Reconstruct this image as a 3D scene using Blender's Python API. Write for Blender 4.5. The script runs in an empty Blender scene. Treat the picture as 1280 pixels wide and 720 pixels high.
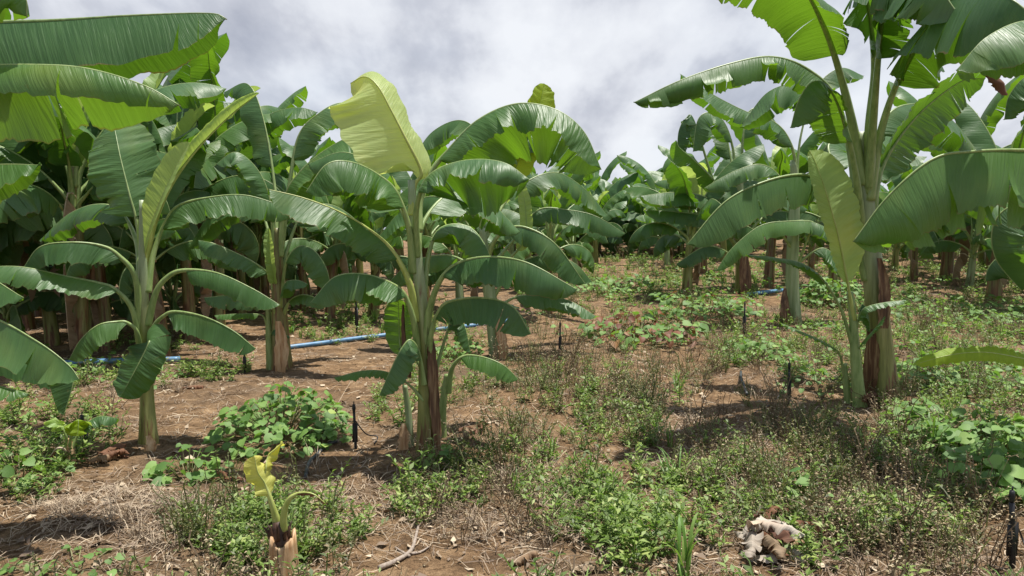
import bpy, math, random
import numpy as np
from mathutils import Vector

random.seed(7); RNG = np.random.default_rng(7)
scene = bpy.context.scene
COL = scene.collection

# ------------------------------------------------------------------ camera
F = 931.0; HZ = 290.0; EYE = 1.5
PITCH = math.atan((360.0 - HZ) / F)
cam_d = bpy.data.cameras.new('camera'); cam = bpy.data.objects.new('camera', cam_d); COL.objects.link(cam)
cam_d.sensor_width = 36; cam_d.lens = F / 1280 * 36; cam_d.clip_end = 3000; cam_d.clip_start = 0.05
cam.location = (0, 0, EYE); cam.rotation_euler = (math.pi / 2 - PITCH, 0, 0)
scene.camera = cam
CP, SP = math.cos(PITCH), math.sin(PITCH)

def ray(px, py):
    a = (px - 640) / F; b = (360 - py) / F
    d = Vector((a, CP + b * SP, -SP + b * CP))
    return d / d.y
def U(px, py, d):
    r = ray(px, py)
    return Vector((r.x * d, d, EYE + r.z * d))

# ------------------------------------------------------------------ terrain
MOUNDS = []      # x, y, radius, height
_w = [(RNG.uniform(0, 2 * np.pi), RNG.uniform(0, 2 * np.pi)) for _ in range(60)]
def wav(x, y, scale, n, k0):
    s = 0
    for i in range(n):
        a, ph = _w[(k0 + i) % 60]
        f = scale * (0.7 + 0.6 * ((i * 37 % 11) / 10))
        s = s + np.sin((x * np.cos(a) + y * np.sin(a)) * f + ph)
    return s / n ** .5
def height(x, y, fine=True):
    x = np.asarray(x, float); y = np.asarray(y, float)
    s = 0.043 + 0.016 * np.tanh(x / 7)
    yy = np.clip(y - 6.0, 0, None)
    yy = np.where(yy > 24, 24 + 8 * (1 - np.exp(-(yy - 24) / 8)), yy)
    soft = yy * yy / (yy + 1.2)
    z = s * soft + 0.03 * wav(x, y, 1.1, 5, 0) * np.clip(y / 6, .3, 1)
    z = z + 0.010 * wav(x, y, 5.5, 6, 9)
    if fine:
        c = np.abs(wav(x, y, 17, 6, 20)) * 0.008 + np.abs(wav(x, y, 41, 6, 33)) * 0.005
        z = z + c
    for mx, my, r, h in MOUNDS:
        z = z + h * np.exp(-((x - mx) ** 2 + (y - my) ** 2) / (r * r))
    return z
def hz(x, y): return float(height(x, y))
def G(px, py):
    r = ray(px, py); d = 1.0
    while d < 60:
        x, z = r.x * d, EYE + r.z * d
        if z <= float(height(x, d, False)): break
        d += 0.03
    return Vector((r.x * d, d, hz(r.x * d, d)))
def mound(px, py, r, h):
    g = G(px, py); MOUNDS.append((g.x, g.y, r, h))
mound(590, 545, .45, .06); mound(1010, 490, .35, .10); mound(1120, 515, .5, .05)
mound(150, 650, .4, .07); mound(190, 560, .4, .04); mound(730, 500, .6, .07); mound(525, 575, .3, .03); mound(625, 630, .3, .04)

# ------------------------------------------------------------------ materials
def newmat(name):
    m = bpy.data.materials.new(name); m.use_nodes = True
    nt = m.node_tree; nt.nodes.clear()
    return m, nt, lambda t, **k: _n(nt, t, k)
def _n(nt, t, k):
    n = nt.nodes.new(t)
    for a, b in k.items():
        if a.startswith('i_'):
            key = a[2:]
            n.inputs[int(key) if key.isdigit() else key.replace('_', ' ')].default_value = b
        else: setattr(n, a, b)
    return n
def ramp(nt, stops, interp='LINEAR'):
    n = nt.nodes.new('ShaderNodeValToRGB'); cr = n.color_ramp; cr.interpolation = interp
    while len(cr.elements) < len(stops): cr.elements.new(0.5)
    for e, (p, c) in zip(cr.elements, stops):
        e.position = p; e.color = (c[0], c[1], c[2], 1) if not isinstance(c, (int, float)) else (c, c, c, 1)
    return n
def mix(nt, fac, a, b, typ='MIX'):
    n = nt.nodes.new('ShaderNodeMix'); n.data_type = 'RGBA'; n.blend_type = typ
    for sock, v in ((n.inputs[0], fac), (n.inputs[6], a), (n.inputs[7], b)):
        if hasattr(v, 'is_output'): nt.links.new(v, sock)
        elif isinstance(v, (int, float)): sock.default_value = v
        else: sock.default_value = (v[0], v[1], v[2], 1)
    return n.outputs[2]

def leaf_material(name, c1, c2, tr, tfac, rough=.4, edge=.5, coat=True):
    m, nt, N = newmat(name); L = nt.links.new
    uv = N('ShaderNodeUVMap'); uv.uv_map = 'UVMap'
    mp = N('ShaderNodeMapping'); L(uv.outputs[0], mp.inputs[0]); mp.inputs['Scale'].default_value = (1, .06, 1)
    n1 = N('ShaderNodeTexNoise', i_Scale=42.0, i_Detail=3.0, i_Roughness=.6); L(mp.outputs[0], n1.inputs[0])
    n2 = N('ShaderNodeTexNoise', i_Scale=150.0, i_Detail=2.0); L(mp.outputs[0], n2.inputs[0])
    n3 = N('ShaderNodeTexNoise', i_Scale=5.0, i_Detail=4.0); L(uv.outputs[0], n3.inputs[0])
    oi = N('ShaderNodeObjectInfo')
    add = N('ShaderNodeMath', operation='MULTIPLY_ADD'); L(oi.outputs['Random'], add.inputs[0]); add.inputs[1].default_value = .55
    L(n3.outputs[0], add.inputs[2])
    sub = N('ShaderNodeMath', operation='MULTIPLY_ADD', use_clamp=True); L(n1.outputs[0], sub.inputs[0]); sub.inputs[1].default_value = .7
    s2 = N('ShaderNodeMath', operation='SUBTRACT'); L(add.outputs[0], s2.inputs[0]); s2.inputs[1].default_value = .62
    L(s2.outputs[0], sub.inputs[2])
    base = mix(nt, sub.outputs[0], c1, c2)
    at = N('ShaderNodeAttribute'); at.attribute_name = 'edge'
    nb = N('ShaderNodeMath', operation='MULTIPLY_ADD'); L(n3.outputs[0], nb.inputs[0]); nb.inputs[1].default_value = .12; L(at.outputs['Fac'], nb.inputs[2])
    er = ramp(nt, [(.985, 0), (1.0, edge)])
    sc = N('ShaderNodeMath', operation='MULTIPLY'); L(nb.outputs[0], sc.inputs[0]); sc.inputs[1].default_value = .945
    L(sc.outputs[0], er.inputs[0])
    base = mix(nt, er.outputs[0], base, (.22, .15, .05))
    n5 = N('ShaderNodeTexNoise', i_Scale=16.0, i_Detail=5.0, i_Roughness=.7); L(uv.outputs[0], n5.inputs[0])
    sp = ramp(nt, [(.66, 0), (.74, .7)]); L(n5.outputs[0], sp.inputs[0]); base = mix(nt, sp.outputs[0], base, (.20, .17, .05))
    n6 = N('ShaderNodeTexNoise', i_Scale=2.2, i_Detail=3.0); L(uv.outputs[0], n6.inputs[0])
    sy = ramp(nt, [(.56, 0), (.75, .45)]); L(n6.outputs[0], sy.inputs[0]); base = mix(nt, sy.outputs[0], base, [c2[0] * 1.9, c2[1] * 1.25, c2[2] * .8])
    b1 = N('ShaderNodeBump', i_Strength=.45, i_Distance=.018); L(n1.outputs[0], b1.inputs['Height'])
    b2 = N('ShaderNodeBump', i_Strength=.25, i_Distance=.004); L(n2.outputs[0], b2.inputs['Height']); L(b1.outputs[0], b2.inputs['Normal'])
    p = N('ShaderNodeBsdfPrincipled', i_Roughness=rough); L(base, p.inputs['Base Color']); L(b2.outputs[0], p.inputs['Normal'])
    p.inputs['Specular IOR Level'].default_value = .5
    t = N('ShaderNodeBsdfTranslucent')
    tc = mix(nt, sub.outputs[0], [v * .8 for v in tr], tr); tc = mix(nt, er.outputs[0], tc, (.2, .12, .03)); L(tc, t.inputs[0]); L(b1.outputs[0], t.inputs['Normal'])
    ms = N('ShaderNodeMixShader'); ms.inputs[0].default_value = tfac
    L(p.outputs[0], ms.inputs[1]); L(t.outputs[0], ms.inputs[2])
    o = N('ShaderNodeOutputMaterial'); L(ms.outputs[0], o.inputs[0])
    return m
M = {}
M['leaf'] = leaf_material('banana_leaf_mature', (.038, .100, .027), (.092, .184, .060), (.18, .40, .016), .30, .44, .7)
M['leaf_mid'] = leaf_material('banana_leaf_fresh', (.048, .122, .026), (.110, .208, .060), (.24, .48, .02), .35, .43, .5)
M['leaf_pale'] = leaf_material('banana_leaf_new', (.20, .33, .085), (.35, .48, .17), (.58, .76, .14), .46, .45, .1)
M['leaf_cream'] = leaf_material('banana_leaf_newest', (.30, .44, .12), (.56, .66, .30), (.86, .95, .24), .54, .45, .1)
M['leaf_yellow'] = leaf_material('banana_leaf_yellow', (.50, .52, .10), (.68, .68, .2), (.9, .88, .12), .45, .45, .3)
M['leaf_lime'] = leaf_material('banana_leaf_lime', (.19, .31, .015), (.30, .42, .03), (.55, .70, .02), .45, .6, .3)
M['leaf_dry'] = leaf_material('banana_leaf_dry', (.16, .10, .055), (.36, .27, .17), (.3, .2, .1), .15, .75, .0)
M['leaf_grey'] = leaf_material('banana_leaf_bleached', (.20, .155, .115), (.50, .44, .36), (.3, .25, .2), .12, .75, .0)
M['leaf_brown'] = leaf_material('banana_leaf_brown', (.09, .035, .018), (.20, .09, .04), (.2, .08, .03), .15, .75, .0)

def fibre_material(name, stops, scale=(14, 14, 1.2), rough=.5, brown=None, bump=.4, upper=None):
    m, nt, N = newmat(name); L = nt.links.new
    tc = N('ShaderNodeTexCoord')
    mp = N('ShaderNodeMapping'); mp.inputs['Scale'].default_value = scale; L(tc.outputs['Object'], mp.inputs[0])
    n1 = N('ShaderNodeTexNoise', i_Scale=1.6, i_Detail=6.0, i_Roughness=.6); L(mp.outputs[0], n1.inputs[0])
    r = ramp(nt, stops); L(n1.outputs[0], r.inputs[0]); c = r.outputs[0]
    if upper:
        su = N('ShaderNodeSeparateXYZ'); L(tc.outputs['Object'], su.inputs[0])
        mu = N('ShaderNodeMath', operation='MULTIPLY_ADD'); L(n1.outputs[0], mu.inputs[0]); mu.inputs[1].default_value = .5; L(su.outputs[2], mu.inputs[2])
        ru = ramp(nt, [(.40, 0), (.62, 1)]); mv = N('ShaderNodeMath', operation='MULTIPLY'); L(mu.outputs[0], mv.inputs[0]); mv.inputs[1].default_value = .42; L(mv.outputs[0], ru.inputs[0])
        rw = ramp(nt, [(.3, [v * .72 for v in upper]), (.7, [v * 1.2 for v in upper])]); L(n1.outputs[0], rw.inputs[0]); c = mix(nt, ru.outputs[0], c, rw.outputs[0])
    if brown:
        n2 = N('ShaderNodeTexNoise', i_Scale=1.0, i_Detail=5.0, i_Roughness=.65)
        mp2 = N('ShaderNodeMapping'); mp2.inputs['Scale'].default_value = (14, 14, 1.6); mp2.inputs['Location'].default_value = (3, 1, 7); L(tc.outputs['Object'], mp2.inputs[0]); L(mp2.outputs[0], n2.inputs[0])
        sx = N('ShaderNodeSeparateXYZ'); L(tc.outputs['Object'], sx.inputs[0])
        ma = N('ShaderNodeMath', operation='MULTIPLY_ADD'); L(sx.outputs[2], ma.inputs[0]); ma.inputs[1].default_value = -brown[1]; L(n2.outputs[0], ma.inputs[2])
        rr = ramp(nt, [(brown[0], 0), (brown[0] + .08, 1)]); L(ma.outputs[0], rr.inputs[0])
        n4 = N('ShaderNodeTexNoise', i_Scale=2.6, i_Detail=4.0); L(mp.outputs[0], n4.inputs[0])
        rb = ramp(nt, [(.3, (.035, .016, .008)), (.5, (.14, .06, .025)), (.7, (.27, .17, .08))]); L(n4.outputs[0], rb.inputs[0])
        c = mix(nt, rr.outputs[0], c, rb.outputs[0])
    b = N('ShaderNodeBump', i_Strength=bump, i_Distance=.01); L(n1.outputs[0], b.inputs['Height'])
    p = N('ShaderNodeBsdfPrincipled', i_Roughness=rough); L(c, p.inputs['Base Color']); L(b.outputs[0], p.inputs['Normal'])
    o = N('ShaderNodeOutputMaterial'); L(p.outputs[0], o.inputs[0])
    return m
M['stem'] = fibre_material('banana_stem', [(.3, (.095, .11, .022)), (.5, (.21, .22, .058)), (.7, (.33, .33, .13))], brown=(.49, .20), rough=.42, upper=(.27, .335, .185))
M['stem_dark'] = fibre_material('banana_stem_old', [(.3, (.07, .07, .02)), (.5, (.16, .15, .045)), (.7, (.24, .23, .09))], brown=(.42, .12), rough=.45)
M['stem_pale'] = fibre_material('banana_stem_waxy', [(.3, (.15, .21, .08)), (.5, (.24, .31, .15)), (.7, (.36, .42, .25))], brown=(.52, .35), rough=.45)
M['petiole'] = fibre_material('petiole_green', [(.3, (.14, .22, .06)), (.6, (.27, .35, .13))], scale=(20, 20, 5), rough=.4, bump=.15)
M['petiole_y'] = fibre_material('petiole_yellow', [(.3, (.28, .34, .06)), (.6, (.42, .46, .14))], scale=(20, 20, 5), rough=.4, bump=.15)
M['sheath'] = fibre_material('dry_sheath_brown', [(.3, (.035, .014, .008)), (.5, (.125, .055, .025)), (.72, (.34, .23, .12))], scale=(22, 22, 2.5), rough=.6, bump=.6)
M['cut_wood'] = fibre_material('cut_stem_tan', [(.25, (.14, .06, .025)), (.42, (.36, .20, .09)), (.7, (.58, .43, .26))], scale=(26, 26, 3), rough=.55, bump=.6)
M['dark_core'] = fibre_material('rotten_core', [(.3, (.02, .009, .005)), (.7, (.09, .04, .02))], scale=(30, 30, 6), rough=.6)
M['twig'] = fibre_material('dead_twig', [(.3, (.17, .13, .10)), (.6, (.34, .28, .23))], scale=(30, 30, 30), rough=.8)
M['twig_pale'] = fibre_material('dry_stalk_pale', [(.3, (.30, .22, .14)), (.6, (.50, .41, .30))], scale=(20, 20, 20), rough=.7)

def plain(name, c, rough=.5, var=.25, scale=30):
    m, nt, N = newmat(name); L = nt.links.new
    tc = N('ShaderNodeTexCoord'); n = N('ShaderNodeTexNoise', i_Scale=float(scale), i_Detail=4.0); L(tc.outputs['Object'], n.inputs[0])
    r = ramp(nt, [(.3, [v * (1 - var) for v in c]), (.7, [v * (1 + var) for v in c])]); L(n.outputs[0], r.inputs[0])
    p = N('ShaderNodeBsdfPrincipled', i_Roughness=rough); L(r.outputs[0], p.inputs['Base Color'])
    o = N('ShaderNodeOutputMaterial'); L(p.outputs[0], o.inputs[0]); return m
M['black'] = plain('black_plastic', (.012, .012, .013), .5)
M['hose'] = plain('grey_black_hose', (.05, .055, .06), .45)
def pipe_material():
    m, nt, N = newmat('blue_pvc'); L = nt.links.new
    tc = N('ShaderNodeTexCoord'); n = N('ShaderNodeTexNoise', i_Scale=9.0, i_Detail=6.0, i_Roughness=.7); L(tc.outputs['Object'], n.inputs[0])
    r = ramp(nt, [(.3, (.06, .16, .30)), (.5, (.12, .26, .42)), (.62, (.20, .20, .18))]); L(n.outputs[0], r.inputs[0])
    p = N('ShaderNodeBsdfPrincipled', i_Roughness=.45); L(r.outputs[0], p.inputs['Base Color'])
    o = N('ShaderNodeOutputMaterial'); L(p.outputs[0], o.inputs[0]); return m
M['pipe'] = pipe_material()

def soft_material(name, stops, transl=None, tf=.3, rough=.55):
    """colour from the per-leaf 'rnd' attribute"""
    m, nt, N = newmat(name); L = nt.links.new
    at = N('ShaderNodeAttribute'); at.attribute_name = 'rnd'
    r = ramp(nt, stops); L(at.outputs['Fac'], r.inputs[0])
    p = N('ShaderNodeBsdfPrincipled', i_Roughness=rough); L(r.outputs[0], p.inputs['Base Color'])
    o = N('ShaderNodeOutputMaterial')
    if transl:
        t = N('ShaderNodeBsdfTranslucent'); tcx = mix(nt, .6, r.outputs[0], transl); L(tcx, t.inputs[0])
        ms = N('ShaderNodeMixShader'); ms.inputs[0].default_value = tf; L(p.outputs[0], ms.inputs[1]); L(t.outputs[0], ms.inputs[2]); L(ms.outputs[0], o.inputs[0])
    else: L(p.outputs[0], o.inputs[0])
    return m
M['weed'] = soft_material('small_weed_leaf', [(0, (.07, .105, .025)), (.4, (.13, .20, .045)), (.75, (.21, .30, .07)), (1, (.33, .39, .11))], (.25, .5, .04))
M['weed_olive'] = soft_material('olive_weed_leaf', [(0, (.07, .08, .03)), (.4, (.13, .15, .055)), (.7, (.21, .22, .09)), (1, (.34, .25, .14))], (.22, .28, .05))
M['weed_dry'] = soft_material('dry_weed', [(0, (.10, .068, .04)), (.4, (.20, .148, .083)), (.75, (.34, .27, .155)), (1, (.52, .44, .28))], (.3, .2, .1), .15, .8)
M['straw'] = soft_material('dead_straw', [(0, (.12, .08, .055)), (.5, (.29, .22, .15)), (1, (.55, .45, .32))], None, 0, .8)
M['grassm'] = soft_material('grass_blade', [(0, (.08, .17, .03)), (.6, (.14, .27, .05)), (1, (.24, .33, .08))], (.3, .55, .04))
M['broad'] = soft_material('broad_leaf', [(0, (.07, .155, .035)), (.5, (.145, .265, .06)), (.85, (.23, .37, .09)), (1, (.38, .46, .09))], (.3, .58, .04), .34, .6)
M['broad_brown'] = soft_material('withered_broad_leaf', [(0, (.10, .03, .015)), (.5, (.20, .075, .03)), (.8, (.30, .16, .06)), (1, (.25, .28, .06))], (.3, .15, .04), .25, .6)
M['wstalk'] = soft_material('weed_stalk', [(0, (.10, .13, .04)), (1, (.22, .20, .09))])

def ground_material():
    m, nt, N = newmat('red_sandy_soil'); L = nt.links.new
    tc = N('ShaderNodeTexCoord')
    def noise(s, d=8.0, r=.62):
        n = N('ShaderNodeTexNoise', i_Scale=float(s), i_Detail=float(d), i_Roughness=r); L(tc.outputs['Object'], n.inputs[0]); return n.outputs[0]
    a = noise(.9, 9); b = noise(7, 9, .7); c = noise(38, 6, .75); d = noise(150, 4, .7)
    r1 = ramp(nt, [(.35, (.125, .078, .042)), (.5, (.235, .148, .080)), (.66, (.39, .262, .150))]); L(b, r1.inputs[0])
    r2 = ramp(nt, [(.47, 0), (.64, .75)]); L(a, r2.inputs[0])
    col = mix(nt, r2.outputs[0], r1.outputs[0], (.150, .108, .072))
    r3 = ramp(nt, [(.33, (.45, .40, .36)), (.5, (1, 1, 1)), (.72, (1.3, 1.25, 1.2))]); L(c, r3.inputs[0])
    col = mix(nt, .8, col, r3.outputs[0], 'MULTIPLY')
    r4 = ramp(nt, [(.3, (.7, .7, .7)), (.65, (1.15, 1.15, 1.15))]); L(d, r4.inputs[0])
    col = mix(nt, .8, col, r4.outputs[0], 'MULTIPLY')
    b1 = N('ShaderNodeBump', i_Strength=.9, i_Distance=.03); L(c, b1.inputs['Height'])
    b2 = N('ShaderNodeBump', i_Strength=.8, i_Distance=.008); L(d, b2.inputs['Height']); L(b1.outputs[0], b2.inputs['Normal'])
    p = N('ShaderNodeBsdfPrincipled', i_Roughness=.95); L(col, p.inputs['Base Color']); L(b2.outputs[0], p.inputs['Normal'])
    p.inputs['Specular IOR Level'].default_value = .15
    o = N('ShaderNodeOutputMaterial'); L(p.outputs[0], o.inputs[0]); return m
M['soil'] = ground_material()

# ------------------------------------------------------------------ object helpers
def tag(o, label=None, cat=None, group=None, kind=None):
    for k, v in (('label', label), ('category', cat), ('group', group), ('kind', kind)):
        if v: o[k] = v
    return o
def empty(name, loc, label=None, cat=None, group=None):
    o = bpy.data.objects.new(name, None); COL.objects.link(o); o.location = loc; o.empty_display_size = .2
    return tag(o, label, cat, group)
def mesh_np(name, V, Q, mats, parent=None, rnd=None, uv=None, edge=None, smooth=True, mi=None):
    """V (n,3); Q (m,4) quads (triangles repeat the third index as the fourth -> list form handled apart)"""
    me = bpy.data.meshes.new(name)
    V = np.asarray(V, np.float32); Q = np.asarray(Q, np.int32)
    k = Q.shape[1]
    me.vertices.add(len(V)); me.vertices.foreach_set('co', V.ravel())
    me.loops.add(Q.size); me.loops.foreach_set('vertex_index', Q.ravel())
    me.polygons.add(len(Q)); me.polygons.foreach_set('loop_start', np.arange(0, Q.size, k, dtype=np.int32))
    if smooth: me.polygons.foreach_set('use_smooth', np.ones(len(Q), bool))
    if mi is not None: me.polygons.foreach_set('material_index', np.asarray(mi, np.int32))
    me.update(calc_edges=True)
    if rnd is not None:
        a = me.attributes.new('rnd', 'FLOAT', 'POINT'); a.data.foreach_set('value', np.asarray(rnd, np.float32))
    if edge is not None:
        a = me.attributes.new('edge', 'FLOAT', 'POINT'); a.data.foreach_set('value', np.asarray(edge, np.float32))
    if uv is not None:
        l = me.uv_layers.new(name='UVMap'); l.data.foreach_set('uv', np.asarray(uv, np.float32)[Q.ravel()].ravel())
    me.validate()
    for m in (mats if isinstance(mats, list) else [mats]): me.materials.append(m)
    o = bpy.data.objects.new(name, me); COL.objects.link(o)
    if parent is not None: o.parent = parent
    return o
def catmull(pts, n):
    P = [Vector(p) for p in pts]
    P = [P[0] * 2 - P[1]] + P + [P[-1] * 2 - P[-2]]
    out = []
    for i in range(1, len(P) - 2):
        p0, p1, p2, p3 = P[i - 1:i + 3]
        for k in range(16):
            t = k / 16
            out.append(.5 * ((2 * p1) + (p2 - p0) * t + (2 * p0 - 5 * p1 + 4 * p2 - p3) * t * t + (3 * p1 - p0 - 3 * p2 + p3) * t ** 3))
    out.append(P[-2])
    A = np.array([tuple(v) for v in out]); seg = np.linalg.norm(np.diff(A, axis=0), axis=1)
    s = np.concatenate([[0], np.cumsum(seg)]); q = np.linspace(0, s[-1], n)
    return np.stack([np.interp(q, s, A[:, i]) for i in range(3)], 1), s[-1]
def unit(a): return a / np.maximum(np.linalg.norm(a, axis=-1, keepdims=True), 1e-9)
def tube_arrays(P, R, ns=8, squash=None, cap=True):
    P = np.asarray(P, float); n = len(P); T = unit(np.gradient(P, axis=0))
    ref = np.array([0.13, -1, 0.07]); 
    if abs(np.mean(T @ unit(ref))) > .8: ref = np.array([1, .1, .2])
    A = unit(np.cross(T, ref)); B = np.cross(T, A)
    ang = np.linspace(0, 2 * np.pi, ns, endpoint=False)
    R = np.broadcast_to(np.asarray(R, float), (n,))
    V = P[:, None] + R[:, None, None] * (np.cos(ang)[None, :, None] * A[:, None] + np.sin(ang)[None, :, None] * B[:, None])
    V = V.reshape(-1, 3); Q = []
    for i in range(n - 1):
        for j in range(ns):
            j2 = (j + 1) % ns; Q.append((i * ns + j, i * ns + j2, (i + 1) * ns + j2, (i + 1) * ns + j))
    if cap:
        c0 = len(V); V = np.vstack([V, P[:1], P[-1:]])
        for j in range(0, ns, 2):
            Q.append((c0, (j + 2) % ns, (j + 1) % ns, j)); e = (n - 1) * ns
            Q.append((c0 + 1, e + j, e + (j + 1) % ns, e + (j + 2) % ns))
    return V, np.array(Q, np.int32)
class Bag:
    """collects shapes for ONE mesh"""
    def __init__(s): s.V = []; s.Q = []; s.R = []; s.n = 0
    def add(s, V, Q, r=0.5):
        s.V.append(np.asarray(V, float)); s.Q.append(np.asarray(Q, np.int64) + s.n); s.R.append(np.full(len(V), r) if np.isscalar(r) else r); s.n += len(V)
    def tube(s, pts, R, ns=8, r=.5, n=None):
        if n: pts = catmull(pts, n)[0]
        P = np.array([tuple(p) for p in pts])
        if not np.isscalar(R) and len(R) != len(P): R = np.interp(np.linspace(0, 1, len(P)), np.linspace(0, 1, len(R)), R)
        V, Q = tube_arrays(P, R, ns); s.add(V, Q, r)
    def box(s, c, sz, rz=0, r=.5):
        V = np.array([(x, y, z) for x in (-.5, .5) for y in (-.5, .5) for z in (-.5, .5)]) * np.array(sz)
        ca, sa = math.cos(rz), math.sin(rz); V = np.stack([V[:, 0] * ca - V[:, 1] * sa, V[:, 0] * sa + V[:, 1] * ca, V[:, 2]], 1) + np.array(c)
        s.add(V, [(0, 1, 3, 2), (4, 6, 7, 5), (0, 4, 5, 1), (2, 3, 7, 6), (0, 2, 6, 4), (1, 5, 7, 3)], r)
    def build(s, name, mats, parent=None, smooth=True, off=None):
        V = np.vstack(s.V)
        if off is not None: V = V - np.array(tuple(off))
        return mesh_np(name, V, np.vstack(s.Q), mats, parent, np.concatenate(s.R), smooth=smooth)

# ------------------------------------------------------------------ banana leaf
def profile(t, base=.10, tip=.75):
    w = np.ones_like(t)
    a = t < base; w[a] = np.sqrt(np.clip(1 - (1 - t[a] / base) ** 2, 0, 1)) * .92 + .0
    m = (t >= base) & (t < .45); w[m] = .92 + .08 * np.sin((t[m] - base) / (.45 - base) * np.pi / 2)
    b = t >= .45; q = (t[b] - .45) / .55; w[b] = np.clip(1 - q ** 3.3, 0, 1) ** .64
    return np.clip(w, .0, 1)
def banana_leaf(parent, pts, W, near=(35, 20), far=(35, 20), pet=.2, face=None, roll=0, twist=0, tears=2, tear_ang=14,
                mat='leaf', pmat='petiole', r0=.022, seed=0, wave=7, n=90, nv=7, off=None, wr=(1, 1), petiole=True, rib=True, base=.10, ripple=.007, skip_rib=False, name='leaf'):
    rs = np.random.default_rng(seed + 1000)
    P, Ltot = catmull(pts, n + 12)
    if off is not None: P = P - np.array(tuple(off))
    k0 = int(round(pet * (len(P) - 1))); B = P[k0:]; nb = len(B)
    T = unit(np.gradient(P, axis=0))
    h = P[-1] - P[max(0, k0 - 2)]; h = np.array([h[0], h[1], 0]); h = h / max(np.linalg.norm(h), 1e-6)
    if face is None:
        S = np.repeat(np.cross(h, (0, 0, 1.))[None], len(P), 0)
    else:
        S = np.cross(T, np.array(face, float))
    S = unit(S - (S * T).sum(1, keepdims=True) * T); Nn = np.cross(S, T)
    ro = np.radians(roll + twist * np.linspace(0, 1, len(P)))[:, None]
    S, Nn = S * np.cos(ro) + Nn * np.sin(ro), Nn * np.cos(ro) - S * np.sin(ro)
    t = np.linspace(0, 1, nb); Lb = Ltot * (1 - pet)
    Vs, Qs, UVs, Es = [], [], [], []; cnt = 0
    Sb, Nb = S[k0:], Nn[k0:]
    # which side lies nearer to the camera (+S or -S)
    mid = nb // 2; nearsign = 1 if Sb[mid][0 if face is not None else 1] <= 0 else -1      # with a given face: near = left half, far = right half
    v = np.linspace(0, 1, nv + 1)
    for side in (1, -1):
        fd, cl = near if side == nearsign else far
        wside = wr[0] if side == nearsign else wr[1]
        if wside <= 0: continue
        ph = rs.uniform(0, 6.28, 4)
        wob = wave * (np.sin(t * 9 + ph[0]) * .6 + np.sin(t * 17 + ph[1]) * .4 + .3 * np.sin(t * 31 + ph[2]))
        a0 = fd + wob * .5
        cuts = sorted(rs.choice(np.arange(4, nb - 4), size=min(tears, nb - 10), replace=False).tolist()) if tears > 0 else []
        bounds = [0] + cuts + [nb - 1]
        w = W * wside * profile(t, base) * (1 + .03 * np.sin(t * 40 + ph[3]) - .05 * np.clip(np.sin(t * 23 + ph[0]), .75, 1) * 2 + .075)
        for si in range(len(bounds) - 1):
            i0, i1 = bounds[si], bounds[si + 1]; idx = np.arange(i0, i1 + 1)
            dv = rs.uniform(-1, 1) * tear_ang if tears else 0; dep = rs.uniform(.5, .97)
            slide = rs.uniform(-.012, .012) if tears > 3 else 0
            wj = 1 - (rs.uniform(0, .10) if tears > 3 else 0)
            pos = B[idx].copy(); rows = [pos.copy()]
            for j in range(1, nv + 1):
                vm = (v[j - 1] + v[j]) / 2
                rmp = np.clip((vm - (1 - dep)) / dep, 0, 1)
                ang = np.radians(a0[idx] + cl * vm + wob[idx] * vm + dv * rmp * 1.5)[:, None]
                stp = (w[idx] * wj / nv)[:, None]
                pos = pos + stp * (np.cos(ang) * side * Sb[idx] - np.sin(ang) * Nb[idx]) + stp * T[k0:][idx] * (.16 + slide * rmp * 8)
                rows.append(pos.copy())
            R = np.stack(rows, 1)                                            # (ni, nv+1, 3)
            rip = ripple * np.sin(t[idx] * Lb * 100 + 2 * np.sin(t[idx] * 13 + ph[0]) + ph[2])[:, None] * v[None] * (.6 + .4 * np.sin(t[idx] * 8 + ph[1]))[:, None] + ripple * .55 * rs.normal(size=(len(idx), 1)) * v[None]
            R = R + rip[..., None] * (Nb[idx][:, None])
            # gap at the tears: narrow the strip towards its edge
            if tears:
                c = R.mean(0, keepdims=True); g = rs.uniform(.02, .10) * (1 if len(cuts) > 3 else .4)
                sh = g * np.clip((v - (1 - dep)) / dep, 0, 1)[None, :, None]
                lo = np.linspace(-1, 1, len(idx))[:, None, None]
                R = R - sh * lo * T[k0:][idx][:, None] * (Lb * len(idx) / nb) * .35
            ni = len(idx); Vs.append(R.reshape(-1, 3))
            UVs.append(np.stack([np.broadcast_to((t[idx] * Lb)[:, None], (ni, nv + 1)) - v[None] * W * .25 + seed % 7, v[None] * w[idx][:, None] * side + seed % 5], -1).reshape(-1, 2))
            e = np.broadcast_to(v[None], (ni, nv + 1)).copy(); Es.append(e.ravel())
            for i in range(ni - 1):
                for j in range(nv):
                    a = cnt + i * (nv + 1) + j; q = (a, a + nv + 1, a + nv + 2, a + 1)
                    Qs.append(q if side < 0 else q[::-1])
            cnt += ni * (nv + 1)
    V = np.vstack(Vs); Qs = np.array(Qs, np.int32)
    mats = [M[mat]]
    sN = np.linspace(0, 1, len(P))
    Rr = r0 * np.interp(sN, [0, pet * .5, pet, .6, 1], [1.25, .9, .62, .32, .08])
    nstart = 0
    C = P - Nn * (Rr * .85)[:, None]
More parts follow.
